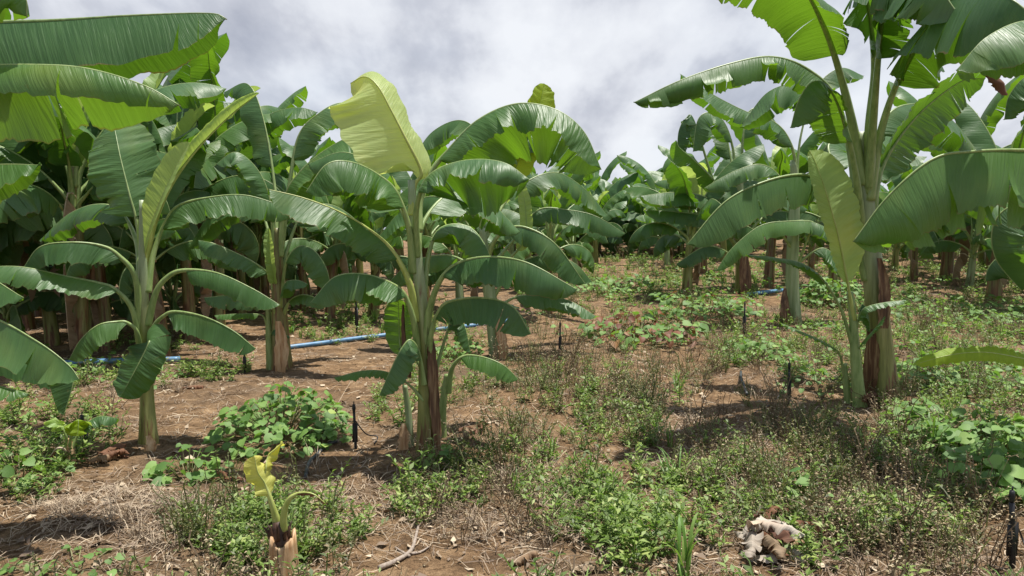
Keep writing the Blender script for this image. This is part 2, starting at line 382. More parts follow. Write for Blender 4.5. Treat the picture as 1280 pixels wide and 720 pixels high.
    if petiole:
        lf = mesh_np(name, V, Qs, mats, parent, uv=np.vstack(UVs), edge=np.concatenate(Es))
        tv, tq = tube_arrays(C, Rr, 8)
        mesh_np('petiole', tv, tq, M[pmat], lf)
    elif not rib:
        lf = mesh_np(name, V, Qs, mats, parent, uv=np.vstack(UVs), edge=np.concatenate(Es))
    else:
        tv, tq = tube_arrays(C[::2], Rr[::2], 5)
        lf = mesh_np(name, np.vstack([V, tv]), np.vstack([Qs, tq + len(V)]), mats + [M[pmat]], parent,
                     uv=np.vstack([np.vstack(UVs), np.zeros((len(tv), 2))]), edge=np.concatenate([np.concatenate(Es), np.zeros(len(tv))]),
                     mi=np.concatenate([np.zeros(len(Qs)), np.ones(len(tq))]))
    return lf

def pseudostem(parent, pts, radii, mat='stem', ns=18, off=None, name='pseudostem'):
    n = 28
    P, _ = catmull(pts, n)
    if off is not None: P = P - np.array(tuple(off))
    R = np.interp(np.linspace(0, 1, n), np.linspace(0, 1, len(radii)), radii)
    V, Q = tube_arrays(P, R, ns)
    # overlapping sheath ridges
    rs = np.random.default_rng(len(pts) * 31 + int(abs(P[-1][2]) * 100))
    ang = np.arange(ns) / ns * 2 * np.pi
    VV = V[:n * ns].reshape(n, ns, 3); cen = P[:, None]
    rid = 1 + .07 * np.sin(ang * 3 + rs.uniform(0, 6))[None] + .05 * np.sin(ang * 5 + np.linspace(0, 2.5, n)[:, None] + rs.uniform(0, 6))
    flare = .90 + .16 * np.exp(-np.linspace(0, 1, n) * 14)[:, None]
    V[:n * ns] = (cen + (VV - cen) * (rid * flare)[..., None]).reshape(-1, 3)
    return mesh_np(name, V, Q, M[mat], parent)

def sheath(parent, pts, r, a0, a1, mat='sheath', off=None, name='dry_sheath', seed=0, proud=.008):
    """a dried leaf sheath wrapped part way round the stem; angles in degrees, -90 faces the camera"""
    n = 16; P, _ = catmull(pts, n)
    if off is not None: P = P - np.array(tuple(off))
    rs = np.random.default_rng(seed); m = 9; V = []; Q = []
    for layer in (0, 1):
        for i in range(n):
            s = i / (n - 1); taper = .35 + .65 * math.sin(math.pi * min(1, .15 + s * .8))
            mid = (a0 + a1) / 2 + 8 * math.sin(s * 5 + seed); hw = (a1 - a0) / 2 * taper * (1 + .1 * rs.normal())
            for j in range(m):
                a = math.radians(mid + (j / (m - 1) * 2 - 1) * hw); lift = proud + .012 * abs(j / (m - 1) * 2 - 1) ** 3 * rs.uniform(.4, 1.3)
                rr = np.interp(s, np.linspace(0, 1, len(r)), r) * 1.12 + lift - layer * .004
                V.append(P[i] + np.array([math.cos(a) * rr, math.sin(a) * rr, 0]))
    for layer in (0, 1):
        for i in range(n - 1):
            for j in range(m - 1):
                a = layer * n * m + i * m + j; q = (a, a + 1, a + m + 1, a + m); Q.append(q if layer == 0 else q[::-1])
    return mesh_np(name, np.array(V), np.array(Q), M[mat], parent)

# hero plant: everything measured in photo pixels at the plant's own distance
class Plant:
    def __init__(s, name, base_px, label, cat='banana plant', group=None, d=None, loc=None):
        s.g = G(*base_px) if loc is None else loc
        s.d = s.g.y if d is None else d
        s.o = empty(name, s.g, label, cat, group); s.k = int(abs(base_px[0]) * 7 + base_px[1])
    def w(s, p): return U(p[0], p[1], s.d + (p[2] if len(p) > 2 else 0))
    def stem(s, pts, radii, mat='stem', name='pseudostem'):
        P = [s.w(p) for p in pts]
        return pseudostem(s.o, P, radii, mat, off=s.g, name=name)
    def leaf(s, pts, W, **k):
        s.k += 1
        if W > .15 and k.get('mat', 'leaf') in ('leaf', 'leaf_mid') and k.get('tears', 2) > 0:
            k['tears'] = k.get('tears', 2) + 2 + s.k % 3; k.setdefault('tear_ang', 22)
        return banana_leaf(s.o, [s.w(p) for p in pts], W, off=s.g, seed=k.pop('seed', s.k), **k)
    def sheath(s, pts, r, a0, a1, **k):
        s.k += 1
        return sheath(s.o, [s.w(p) for p in pts], r, a0, a1, off=s.g, seed=s.k, **k)

# ================================================================== the setting
def axis(parts):
    out = [parts[0][0]]
    for a, b, st in parts:
        n = max(1, int(round((b - a) / st))); out += list(np.linspace(a, b, n + 1)[1:])
    return np.array(out)
gx = axis([(-900, -120, 60), (-120, -30, 6), (-30, -7, .4), (-7, 8, .05), (8, 30, .35), (30, 120, 6), (120, 900, 60)])
gy = axis([(-200, -20, 20), (-20, 1.5, .6), (1.5, 9, .045), (9, 16, .10), (16, 45, .5), (45, 150, 6), (150, 2000, 80)])
XX, YY = np.meshgrid(gx, gy, indexing='ij')
ZZ = height(XX, YY)
nx, ny = XX.shape; I = np.arange(nx * ny).reshape(nx, ny)
GQ = np.stack([I[:-1, :-1], I[1:, :-1], I[1:, 1:], I[:-1, 1:]], -1).reshape(-1, 4)
ground = mesh_np('ground', np.stack([XX, YY, ZZ], -1).reshape(-1, 3), GQ, M['soil'])
tag(ground, 'reddish sandy plantation soil', kind='structure')

# ================================================================== hero plants
DN = (62, 22); MD = (42, 24); FL = (22, 18); VF = (-30, -10)

# --- A: young plant left of the middle
A = Plant('banana_plant', (186, 556), 'slim young banana plant on bare soil at the left with a tall half unrolled leaf')
A.stem([(186, 562), (182, 440), (179, 360), (178, 300), (177, 250)], [.068, .050, .042, .038, .028, .018])
A.leaf([(178, 345), (183, 300, -.02), (197, 258, -.04), (216, 216, -.05), (237, 178, -.05)], .125, pet=.16, face=(-.35, -1, .1), near=(-6, -4), far=(-20, -25), wr=(1, .75), mat='leaf_pale', pmat='petiole_y', tears=0, wave=1, r0=.016, base=.4, ripple=.0015)
A.leaf([(178, 330, .05), (192, 275, .08), (214, 228, .12), (248, 184, .18), (286, 146, .25), (324, 116, .32)], .066, pet=.44, face=(-.7, -.6, .3), near=(-40, -70), far=(-45, -75), mat='leaf_pale', pmat='petiole_y', tears=0, wave=2, r0=.018, ripple=.0015)
A.leaf([(178, 335), (170, 275, .02), (161, 240, .05), (150, 195, .14), (144, 165, .24), (140, 150, .32)], .26, pet=.30, face=(.1, -1, .25), near=(8, 18), far=(12, 25), mat='leaf', tears=1, r0=.018)
A.leaf([(180, 405), (172, 345, -.05), (150, 318, -.1), (128, 306, -.15), (90, 302, -.25), (50, 308, -.3), (28, 336, -.32)], .15, pet=.42, near=DN, far=(50, 40), r0=.024)
A.leaf([(180, 430), (168, 385, -.05), (145, 360, -.1), (122, 352, -.15), (80, 344, -.25), (25, 333, -.35), (-30, 334, -.4)], .15, pet=.33, near=(40, 30), far=(30, 30), r0=.022)
A.leaf([(181, 450), (174, 415, -.08), (160, 402, -.12), (146, 401, -.15), (122, 406, -.22), (100, 425, -.25), (86, 450, -.27)], .14, pet=.40, near=(55, 15), far=(45, 35), mat='leaf_mid', r0=.018)
A.leaf([(180, 450, -.06), (183, 432, -.12), (186, 427, -.16), (178, 445, -.2), (165, 470, -.23), (150, 497, -.24)], .145, pet=.25, face=(.1, -1, .4), near=(12, 25), far=(12, 30), r0=.014)
A.leaf([(181, 405), (192, 365, .0), (207, 345, .0), (228, 336, .0), (270, 340, -.05), (315, 360, -.08), (350, 381, -.1)], .13, pet=.42, near=(50, 25), far=(25, 20), r0=.022)
A.leaf([(181, 440), (190, 408, -.05), (204, 393, -.08), (220, 388, -.1), (255, 395, -.15), (290, 412, -.18), (320, 436, -.2)], .15, pet=.34, near=(68, 10), far=(20, 25), tears=1, r0=.019)
A.leaf([(180, 365), (188, 320, .05), (203, 280, .1), (222, 256, .12), (260, 246, .15), (310, 244, .2), (372, 264, .25)], .19, pet=.30, near=(58, 25), far=(40, 30), tears=2, r0=.022)
A.leaf([(179, 350), (172, 300, .1), (150, 262, .25), (120, 255, .4), (85, 268, .5), (50, 300, .55)], .18, pet=.3, near=(35, 25), far=(40, 30))
A.sheath([(193, 575, -.07), (191, 556, -.06), (188, 540, -.04)], [.05, .08, .08], -95, -55, mat='cut_wood')

# --- B: the plant in the middle
B = Plant('banana_plant', (536, 562), 'young banana plant in the middle of the field with one tall cream yellow leaf')
B.stem([(534, 566), (532, 440), (524, 350), (517, 280), (514, 225)], [.080, .066, .051, .043, .037, .026], mat='stem')
B.leaf([(514, 270), (519, 232, .02), (527, 214, .0), (507, 172, -.03), (489, 137, .0), (472, 107, .04), (456, 96, .11), (438, 104, .2)], .37, pet=.20, face=(.15, 1, .1), near=(8, 22), far=(-58, -28), wr=(1, .45), mat='leaf_cream', pmat='petiole_y', tears=0, wave=6, r0=.02, base=.22)
B.leaf([(518, 290), (521, 250, .05), (536, 214, .08), (558, 188, .08), (596, 150, .0), (645, 129, -.05), (694, 136, -.1), (730, 164, -.15), (752, 212, -.2)], .345, pet=.27, near=(40, 26), far=(64, 16), mat='leaf_mid', tears=2, tear_ang=16, wave=11, r0=.026, wr=(.66, 1.16))
B.leaf([(517, 320), (518, 262, -.08), (530, 226, -.14), (553, 208, -.2), (590, 199, -.3), (630, 203, -.4), (662, 224, -.45)], .30, pet=.33, near=(26, 45), far=(70, 8), mat='leaf', tears=2, wave=12, r0=.024, wr=(.72, 1.25))
B.leaf([(521, 340), (514, 285, -.06), (497, 240, -.12), (474, 218, -.2), (440, 202, -.35), (408, 205, -.45), (382, 240, -.5)], .25, pet=.33, near=(48, 22), far=(58, 24), mat='leaf_mid', tears=1, wave=9, r0=.026)
B.leaf([(526, 400), (514, 350, -.06), (492, 312, -.1), (464, 287, -.16), (425, 264, -.25), (380, 247, -.32), (334, 236, -.38)], .21, pet=.32, near=(55, 25), far=(30, 24), tears=2, wave=8, r0=.026, pmat='petiole_y')
B.leaf([(527, 440), (520, 400, -.08), (508, 368, -.12), (490, 353, -.16), (455, 342, -.25), (418, 346, -.32), (388, 378, -.36)], .20, pet=.36, near=(42, 14), far=(68, 14), tears=1, wave=5, r0=.023)
B.leaf([(527, 430), (534, 385, -.04), (549, 348, -.1), (571, 328, -.15), (610, 320, -.3), (660, 328, -.42), (722, 362, -.5)], .21, pet=.33, near=(52, 30), far=(58, 24), tears=1, wave=8, r0=.026)
B.leaf([(531, 455), (537, 415, -.06), (546, 390, -.1), (560, 376, -.14), (600, 371, -.28), (640, 382, -.4), (664, 418, -.45)], .205, pet=.28, near=(66, 8), far=(18, 22), tears=1, wave=4, r0=.022)
B.leaf([(524, 380), (532, 325, .05), (543, 292, .08), (562, 280, .1), (588, 284, .1), (606, 305, .05), (616, 332, 0)], .20, pet=.40, near=(30, 25), far=(68, 10), mat='leaf_mid', tears=0, wave=6, r0=.022)
B.leaf([(519, 330), (524, 285, .12), (548, 250, .3), (575, 240, .45), (615, 255, .6), (650, 290, .7)], .23, pet=.3, near=(40, 22), far=(45, 24), tears=2, wave=8)
B.leaf([(520, 330), (512, 280, .15), (485, 235, .3), (455, 200, .45), (425, 190, .55), (385, 205, .6)], .24, pet=.3, near=(50, 22), far=(50, 24), tears=2, wave=8)
B.leaf([(533, 480, -.08), (525, 440, -.12), (513, 424, -.16), (501, 436, -.2), (488, 462, -.24), (474, 494, -.26)], .125, pet=.22, near=(50, 14), far=(50, 10), tears=0, wave=6, r0=.016)
B.leaf([(532, 470, .1), (516, 440, .14), (502, 435, .16), (499, 405, .17), (498, 374, .14)], .105, pet=.40, face=(.1, 1, .1), near=(6, 12), far=(6, 10), mat='leaf_mid', tears=0, wave=4, r0=.014, base=.3)
B.leaf([(540, 470, .06), (556, 420, .1), (566, 396, .12), (580, 405, .13), (588, 440, .12)], .09, pet=.45, near=(45, 20), far=(50, 20), tears=0, r0=.014)
B.leaf([(531, 500, -.05), (512, 480, -.06), (485, 465, -.05), (455, 463, -.02), (418, 472, 0)], .07, pet=.3, near=(30, 20), far=(25, 20), mat='leaf_mid', tears=0, r0=.01)
B.sheath([(534, 562), (533, 500), (532, 440), (529, 405)], [.080, .068, .060, .046], -72, 2, mat='sheath', proud=.002)
B.sheath([(520, 470, -.02), (513, 420, -.02), (509, 380, -.02)], [.06, .045, .03], -150, -105, mat='sheath', proud=.004)

BS = Plant('banana_sucker', (512, 560), 'short bare green sucker stub at the foot of the middle banana plant', 'banana sucker')
BS.stem([(513, 562), (511, 520), (506, 482)], [.034, .026, .018], mat='stem_pale')
BS.leaf([(507, 500), (504, 478, .01), (507, 462, .02), (510, 440, .03)], .035, pet=.35, face=(0, -1, .1), near=(-55, -20), far=(-55, -20), mat='leaf_mid', tears=0, r0=.008)
BS.sheath([(506, 566, -.02), (506, 545, -.02), (507, 528, -.01)], [.03, .03, .02], -150, -50, mat='cut_wood', proud=.006)
BT = Plant('banana_sucker', (553, 548), 'curved pale sucker with one drooping leaf right of the middle plant', 'banana sucker')
BT.stem([(553, 552), (554, 505), (560, 468)], [.036, .03, .026], mat='petiole', name='pseudostem')
BT.leaf([(557, 490), (562, 462, -.02), (573, 447, -.04), (588, 443, -.06), (612, 448, -.12), (632, 458, -.15), (648, 474, -.16)], .115, pet=.38, near=(48, 20), far=(40, 30), mat='leaf_mid', tears=0, wave=5, r0=.02)

# --- C: the big plant on the right
C = Plant('banana_plant', (1104, 500), 'tall thick stemmed banana plant at the right with brown dead sheath on its stem')
C.stem([(1105, 506), (1098, 420), (1092, 350), (1086, 290), (1080, 220), (1076, 165)], [.135, .112, .098, .087, .074, .055], mat='stem')
C.leaf([(1080, 230), (1070, 165, -.04), (1052, 92, -.14), (1030, 30, -.35), (1000, -20, -.7), (950, -45, -1.0), (890, -30, -1.25)], .36, pet=.38, near=(30, 24), far=(38, 20), mat='leaf_mid', tears=3, tear_ang=8, wave=6, r0=.04)
C.leaf([(1082, 235), (1084, 160, -.04), (1091, 85, -.1), (1086, 18, -.3), (1080, -22, -.5), (1102, -42, -.8), (1150, -32, -1.0), (1198, 4, -1.1)], .36, pet=.40, near=(62, 14), far=(50, 20), tears=9, tear_ang=22, wave=9, r0=.04)
C.leaf([(1084, 250), (1098, 170, -.06), (1118, 108, -.2), (1146, 52, -.5), (1168, 14, -1.0), (1208, -8, -1.5), (1260, -4, -1.9), (1312, 40, -2.1)], .46, pet=.30, near=(74, 12), far=(52, 20), tears=2, tear_ang=10, wave=9, r0=.038)
C.leaf([(1083, 240), (1090, 150, -.15), (1098, 60, -.4), (1108, -5, -.7), (1130, -30, -1.0), (1165, -25, -1.3), (1200, 20, -1.5)], .33, pet=.42, near=(66, 12), far=(55, 15), tears=6, tear_ang=26, wave=8, r0=.036)
C.leaf([(1088, 300), (1093, 235, .0), (1110, 190, .05), (1150, 140, .1), (1200, 102, .1), (1232, 98, .1)], .29, pet=.33, face=(-.25, .85, .75), near=(12, 20), far=(14, 26), tears=5, tear_ang=10, wave=6, r0=.032)
C.leaf([(1078, 270), (1066, 190, .1), (1046, 120, .15), (1008, 84, .12), (965, 70, .05), (915, 78, -.05), (850, 100, -.15), (792, 128, -.22)], .23, pet=.30, near=(52, 18), far=(70, 14), mat='leaf_mid', tears=14, tear_ang=58, wave=9, r0=.034)
C.leaf([(1082, 290), (1072, 215, -.12), (1056, 150, -.24), (1036, 108, -.32), (1015, 102, -.36), (998, 125, -.38), (988, 160, -.38)], .27, pet=.42, near=(36, 14), far=(40, 20), mat='leaf_mid', tears=7, tear_ang=14, wave=6, r0=.034)
C.leaf([(1087, 350), (1070, 290, .06), (1044, 240, .06), (1012, 218, .0), (965, 223, -.12), (908, 250, -.24), (858, 306, -.34)], .30, pet=.30, near=(66, 10), far=(40, 20), tears=3, tear_ang=7, wave=4, r0=.032)
C.leaf([(1080, 260), (1090, 190, .2), (1112, 140, .4), (1150, 130, .6), (1190, 150, .75), (1230, 200, .85)], .28, pet=.3, near=(50, 20), far=(50, 20), tears=5, wave=8)
C.leaf([(1079, 260), (1066, 190, .2), (1040, 130, .4), (1005, 105, .6), (960, 115, .75), (925, 160, .85)], .28, pet=.3, near=(50, 22), far=(50, 20), tears=2, wave=8)
C.leaf([(1086, 320), (1105, 265, .15), (1140, 222, .35), (1180, 215, .5), (1225, 240, .6), (1250, 280, .65)], .26, pet=.3, near=(55, 22), far=(50, 20), tears=1, wave=8)
C.leaf([(1083, 320), (1063, 262, .25), (1040, 205, .5), (1040, 175, .7), (1095, 168, .95), (1150, 180, 1.1)], .24, pet=.35, near=(50, 22), far=(50, 20), tears=4, wave=8)
C.sheath([(1104, 500), (1101, 455), (1099, 410)], [.142, .132, .122], -172, -122, proud=.003)
C.sheath([(1098, 408), (1095, 368), (1091, 322)], [.120, .112, .100], -112, -70, proud=.003)
C.sheath([(1233, 92, .05), (1243, 103, .04), (1252, 120, .03)], [.03, .05, .02], -160, 10, mat='leaf_brown', name='withered_tip')

CS = Plant('banana_sucker', (1072, 508), 'thin green sucker leaning on the right thick stem with an erect pale leaf', 'banana sucker')
CS.stem([(1075, 512), (1070, 455), (1066, 400), (1062, 365)], [.062, .05, .04, .028], mat='petiole', name='pseudostem')
CS.leaf([(1066, 400), (1058, 350, -.03), (1046, 290, -.04), (1032, 240, -.02), (1020, 205, .02), (1012, 188, .06)], .27, pet=.22, face=(-.3, 1, .05), near=(-16, -6), far=(-4, 10), wr=(.35, 1), mat='leaf_pale', pmat='petiole_y', tears=0, wave=3, r0=.016, base=.35)
CS.leaf([(1067, 430), (1052, 385, -.03), (1030, 350, -.08), (1005, 330, -.12), (970, 322, -.18), (932, 318, -.22)], .075, pet=.42, near=(20, 20), far=(20, 20), tears=0, r0=.014)
CS.leaf([(1068, 420), (1074, 395, -.05), (1082, 384, -.09), (1105, 378, -.12), (1133, 375, -.14)], .06, pet=.22, near=(30, 20), far=(10, 20), tears=0, r0=.010)
CS.leaf([(1070, 440), (1080, 425, -.1), (1092, 412, -.14), (1106, 395, -.16)], .04, pet=.2, near=(30, 20), far=(20, 20), tears=0, r0=.008)
CS.leaf([(1069, 440), (1072, 400, .04), (1078, 380, .06), (1086, 396, .07), (1088, 415, .07)], .06, pet=.4, near=(40, 20), far=(40, 20), tears=0, r0=.010)
CT = Plant('banana_sucker', (1060, 505), 'smallest sucker at the right thick stem with one low narrow leaf', 'banana sucker')
CT.stem([(1061, 508), (1058, 480), (1056, 455)], [.036, .03, .022], mat='petiole', name='pseudostem')
CT.leaf([(1057, 470), (1050, 442, -.04), (1035, 430, -.06), (1015, 420, -.08), (992, 410, -.1), (974, 403, -.1)], .045, pet=.32, near=(25, 20), far=(10, 20), mat='leaf_mid', tears=0, r0=.012)

# --- D, E: second row behind A and B
D = Plant('banana_plant', (352, 462), 'banana plant behind the broad leaved bush with a folded erect leaf and brown stem foot')
D.stem([(353, 466), (350, 400), (347, 340), (346, 285)], [.12, .10, .085, .07, .05], mat='stem_dark')
D.leaf([(346, 320), (358, 240, .0), (372, 170, .05), (400, 140, .1), (430, 128, .2), (470, 140, .3)], .27, pet=.45, near=(50, 20), far=(45, 20), tears=4, r0=.03)
D.leaf([(347, 320), (354, 250, -.05), (374, 215, -.1), (408, 186, -.15), (450, 168, -.25), (500, 180, -.3)], .30, pet=.26, near=(45, 22), far=(55, 22), mat='leaf_mid', tears=2, r0=.03)
D.leaf([(347, 330), (340, 262, -.05), (330, 225, -.1), (312, 200, -.15), (292, 190, -.2), (270, 205, -.25)], .22, pet=.4, near=(45, 25), far=(50, 22), tears=1)
D.leaf([(346, 370), (341, 340, -.12), (338, 318, -.14), (336, 285, -.12)], .07, pet=.2, face=(.3, -1, .1), near=(-20, -10), far=(-50, -20), mat='leaf_pale', tears=0, r0=.014)
D.leaf([(349, 380), (356, 330, -.08), (372, 308, -.12), (392, 312, -.16), (408, 335, -.2), (414, 362, -.2)], .22, pet=.34, near=(50, 20), far=(40, 22), tears=1)
D.leaf([(348, 380), (338, 345, -.05), (322, 330, -.1), (300, 318, -.15), (270, 305, -.2), (248, 300, -.2)], .18, pet=.3, near=(50, 22), far=(35, 22))
D.leaf([(350, 400), (340, 380, -.1), (325, 372, -.15), (295, 368, -.22), (255, 372, -.3)], .17, pet=.22, near=(62, 20), far=(50, 22), tears=1)
D.leaf([(349, 390), (352, 365, -.15), (358, 352, -.2), (372, 350, -.24), (385, 355, -.26)], .13, pet=.3, near=(40, 22), far=(40, 22), tears=0)
D.leaf([(351, 395), (362, 375, -.1), (378, 368, -.14), (395, 372, -.18), (410, 382, -.2)], .12, pet=.3, near=(50, 22), far=(40, 22), tears=0)
D.leaf([(347, 340), (330, 270, .2), (300, 250, .4), (262, 270, .6), (235, 310, .7)], .25, pet=.3, near=(50, 22), far=(45, 22), tears=3)
D.leaf([(347, 340), (375, 270, .2), (410, 255, .4), (445, 275, .6), (470, 310, .7)], .25, pet=.3, near=(50, 22), far=(45, 22), tears=3)
D.leaf([(347, 320), (345, 240, .2), (330, 150, .4), (310, 105, .6), (280, 115, .8)], .26, pet=.4, near=(50, 22), far=(45, 22), tears=4)
D.sheath([(355, 466, -.1), (352, 430, -.1), (350, 400, -.09)], [.11, .10, .085], -110, -50, mat='cut_wood')
DS = Plant('banana_sucker', (338, 462), 'slim sucker with small round leaves left of the second row stem', 'banana sucker')
DS.stem([(340, 464), (337, 425), (335, 385)], [.06, .045, .03], mat='petiole', name='pseudostem')
DS.leaf([(336, 410), (330, 395, -.02), (318, 392, -.04), (298, 392, -.06), (268, 394, -.08)], .075, pet=.3, near=(40, 20), far=(40, 20), mat='leaf_mid', tears=0, r0=.012)
DS.leaf([(337, 420), (342, 412, -.1), (350, 414, -.14), (362, 422, -.16)], .07, pet=.25, near=(50, 20), far=(20, 20), tears=0, r0=.010)

E = Plant('banana_plant', (622, 446), 'banana plant right behind the middle one with leaves arching out to the right')
E.stem([(623, 450), (615, 390), (608, 340), (603, 285)], [.115, .095, .08, .065, .045], mat='stem_pale')
E.leaf([(604, 330), (616, 300, -.1), (634, 284, -.15), (660, 284, -.2), (695, 305, -.3), (732, 355, -.35)], .25, pet=.3, near=(60, 12), far=(35, 20), tears=2, r0=.03)
E.leaf([(603, 320), (598, 255, .0), (612, 200, .05), (650, 170, .1), (690, 170, .15), (730, 205, .2)], .28, pet=.4, near=(45, 22), far=(50, 22), tears=3, r0=.03)
E.leaf([(606, 350), (638, 322, -.03), (656, 298, -.05), (657, 262, -.04), (650, 224, -.02)], .075, pet=.38, face=(.1, -1, .2), near=(0, 10), far=(-20, 0), mat='leaf_pale', tears=0)
E.leaf([(604, 340), (640, 300, .15), (672, 262, .2), (710, 262, .2), (745, 270, .15), (782, 292, .1)], .22, pet=.36, near=(60, 20), far=(45, 22), tears=1, mat='leaf')
E.leaf([(610, 380), (632, 345, .0), (655, 325, .0), (690, 318, -.05), (720, 330, -.1), (740, 352, -.1)], .22, pet=.3, near=(50, 20), far=(50, 20), tears=1)
E.leaf([(613, 390), (640, 372, .1), (670, 368, .1), (710, 375, .05), (745, 395, .0)], .20, pet=.26, near=(40, 25), far=(45, 20), tears=1)
E.leaf([(603, 300), (640, 220, .1), (665, 160, .1), (676, 125, .15), (680, 104, .2)], .20, pet=.4, face=(.6, -1, .1), near=(-20, 0), far=(-30, -10), mat='leaf_lime', tears=1)
E.leaf([(604, 320), (580, 270, .2), (545, 245, .4), (505, 260, .55), (470, 300, .6)], .26, pet=.3, near=(55, 20), far=(45, 20), tears=3)
E.leaf([(606, 350), (580, 325, .15), (550, 318, .3), (510, 330, .4), (480, 360, .45)], .22, pet=.3, near=(55, 20), far=(45, 20), tears=1)
E.leaf([(604, 300), (610, 230, .3), (600, 170, .6), (575, 150, .8), (540, 165, .95), (515, 200, 1.)], .26, pet=.4, near=(55, 20), far=(45, 20), tears=5)
E.leaf([(603, 300), (640, 240, .4), (690, 215, .7), (730, 235, .9), (760, 270, 1.)], .26, pet=.35, near=(55, 20), far=(45, 20), tears=4)
E.sheath([(626, 450, -.08), (622, 420, -.08), (618, 395, -.08)], [.10, .09, .08], -100, -40, mat='cut_wood')

# --- F, G: stems left of the big plant
Fp = Plant('banana_plant', (991, 406), 'banana plant with a smooth clean green stem and torn brown skirt at its foot')
Fp.stem([(993, 410), (991, 350), (992, 300), (994, 240), (992, 200)], [.118, .105, .095, .088, .075, .05], mat='stem_pale')
Fp.leaf([(993, 260), (996, 205, -.02), (985, 170, -.05), (965, 150, -.1), (935, 140, -.2), (895, 120, -.3), (850, 92, -.35)], .28, pet=.30, near=(48, 18), far=(45, 20), tears=3, r0=.034)
Fp.leaf([(993, 320), (975, 285, -.1), (1000, 275, -.2), (1028, 282, -.25), (1050, 300, -.3)], .22, pet=.3, near=(40, 20), far=(50, 20), tears=1)
Fp.leaf([(992, 350), (1010, 300, -.15), (1018, 278, -.2), (985, 276, -.35), (950, 282, -.45), (915, 310, -.55), (895, 338, -.6)], .25, pet=.30, near=(55, 20), far=(60, 15), tears=3, mat='leaf_mid')
Fp.leaf([(993, 260), (975, 220, .1), (950, 205, .1), (915, 215, .05), (880, 235, 0)], .25, pet=.3, near=(50, 20), far=(45, 20), tears=2)
Fp.leaf([(993, 250), (1020, 200, .1), (1045, 170, .2), (1075, 165, .3), (1105, 185, .4)], .27, pet=.3, near=(50, 20), far=(45, 20), tears=4)
Fp.leaf([(993, 240), (1000, 170, .1), (1020, 110, .2), (1050, 85, .3), (1080, 95, .4)], .27, pet=.4, near=(50, 20), far=(45, 20), tears=4)
Fp.leaf([(993, 330), (1025, 310, -.05), (1045, 320, -.1), (1062, 345, -.15)], .2, pet=.3, near=(50, 20), far=(45, 20), tears=1)
Fp.sheath([(983, 412, -.1), (982, 385, -.1), (984, 360, -.08)], [.12, .10, .06], -150, -90, mat='sheath', proud=.02)
Gp = Plant('banana_plant', (928, 366), 'banana plant with upright bare pale petioles standing tall against the sky')
Gp.stem([(929, 370), (928, 320), (926, 260), (923, 215)], [.15, .13, .115, .10, .07], mat='stem')
for q, (pts, W, kw) in enumerate([
    ([(924, 270), (920, 210), (916, 180), (905, 152, -.1), (888, 140, -.2), (872, 150, -.3), (866, 190, -.3)], .30, dict(pet=.45, tears=5)),
    ([(925, 270), (926, 205), (928, 170), (935, 140, .1), (955, 135, .2), (975, 160, .3)], .30, dict(pet=.5, tears=6)),
    ([(923, 280), (905, 240, -.1), (890, 222, -.2), (868, 200, -.3), (850, 185, -.3), (845, 175, -.3)], .32, dict(pet=.35, tears=1, face=(.2, -1, .3), mat='leaf_mid')),
    ([(925, 300), (900, 262, -.2), (880, 245, -.3), (845, 240, -.5), (800, 245, -.7)], .33, dict(pet=.28, tears=3)),
    ([(925, 310), (905, 285, -.2), (885, 270, -.3), (850, 265, -.4), (805, 262, -.5)], .28, dict(pet=.28, tears=2)),
    ([(924, 290), (895, 230, .1), (868, 150, .1), (857, 148, .1), (848, 165, .1), (846, 200, .1)], .26, dict(pet=.5, tears=7)),
    ([(925, 290), (950, 250, -.1), (975, 240, -.2), (1010, 262, -.3)], .3, dict(pet=.3, tears=3)),
    ([(926, 300), (955, 270, .2), (985, 265, .3), (1020, 290, .4)], .3, dict(pet=.3, tears=3)),
    ([(926, 330), (905, 312, -.2), (880, 308, -.3), (845, 330, -.4)], .25, dict(pet=.3, tears=2)),
    ([(926, 265), (915, 200, .2), (905, 165, .4), (880, 160, .6), (850, 180, .7)], .3, dict(pet=.4, tears=5))]):
    Gp.leaf(pts, W, near=(52, 20), far=(45, 22), r0=.036, **kw)
Gp.sheath([(930, 370, -.1), (928, 345, -.1), (927, 310, -.1)], [.14, .13, .11], -130, -50, mat='sheath')

# --- H: big plant off the left edge whose leaves reach into the picture
hb = Vector((-3.75, 3.75, hz(-3.75, 3.75)))
H = Plant('banana_plant', (-290, 640), 'large banana plant whose long shiny leaves hang across the top left corner', loc=hb, d=3.75)
H.stem([(-291, 665), (-290, 450), (-285, 250), (-283, 80)], [.16, .14, .12, .09, .06])
H.leaf([(-283, 140), (-240, 60, .02), (-160, 34, .06), (-70, 27, .08), (60, 24, .08), (170, 18, .06), (262, 16, .04), (284, 24, .04)], .345, pet=.20, near=(58, 10), far=(62, 10), tears=1, tear_ang=4, wave=2.5, r0=.034, ripple=.003)
H.leaf([(-284, 200), (-235, 120, -.15), (-150, 90, -.3), (-60, 82, -.5), (40, 80, -.6), (110, 85, -.62), (180, 106, -.62), (226, 132, -.6)], .33, pet=.20, near=(34, 60), far=(66, 10), wr=(.55, 1.0), mat='leaf_mid', tears=4, tear_ang=10, wave=9, r0=.034)
H.leaf([(-285, 270), (-200, 225, -.1), (-100, 210, -.2), (0, 205, -.3), (52, 206, -.3)], .2, pet=.22, near=(50, 22), far=(70, 15), mat='leaf_mid', tears=1)
H.leaf([(-283, 130), (-200, -10, -.3), (-100, -60, -.5), (-30, -50, -.6), (28, -10, -.6), (34, 22, -.6)], .3, pet=.25, near=(45, 22), far=(45, 15), mat='leaf_mid', tears=2)
H.leaf([(-288, 400), (-200, 360, -.1), (-100, 345, -.1), (-30, 340, -.15), (30, 372, -.2)], .2, pet=.25, near=(60, 15), far=(45, 15), tears=1)
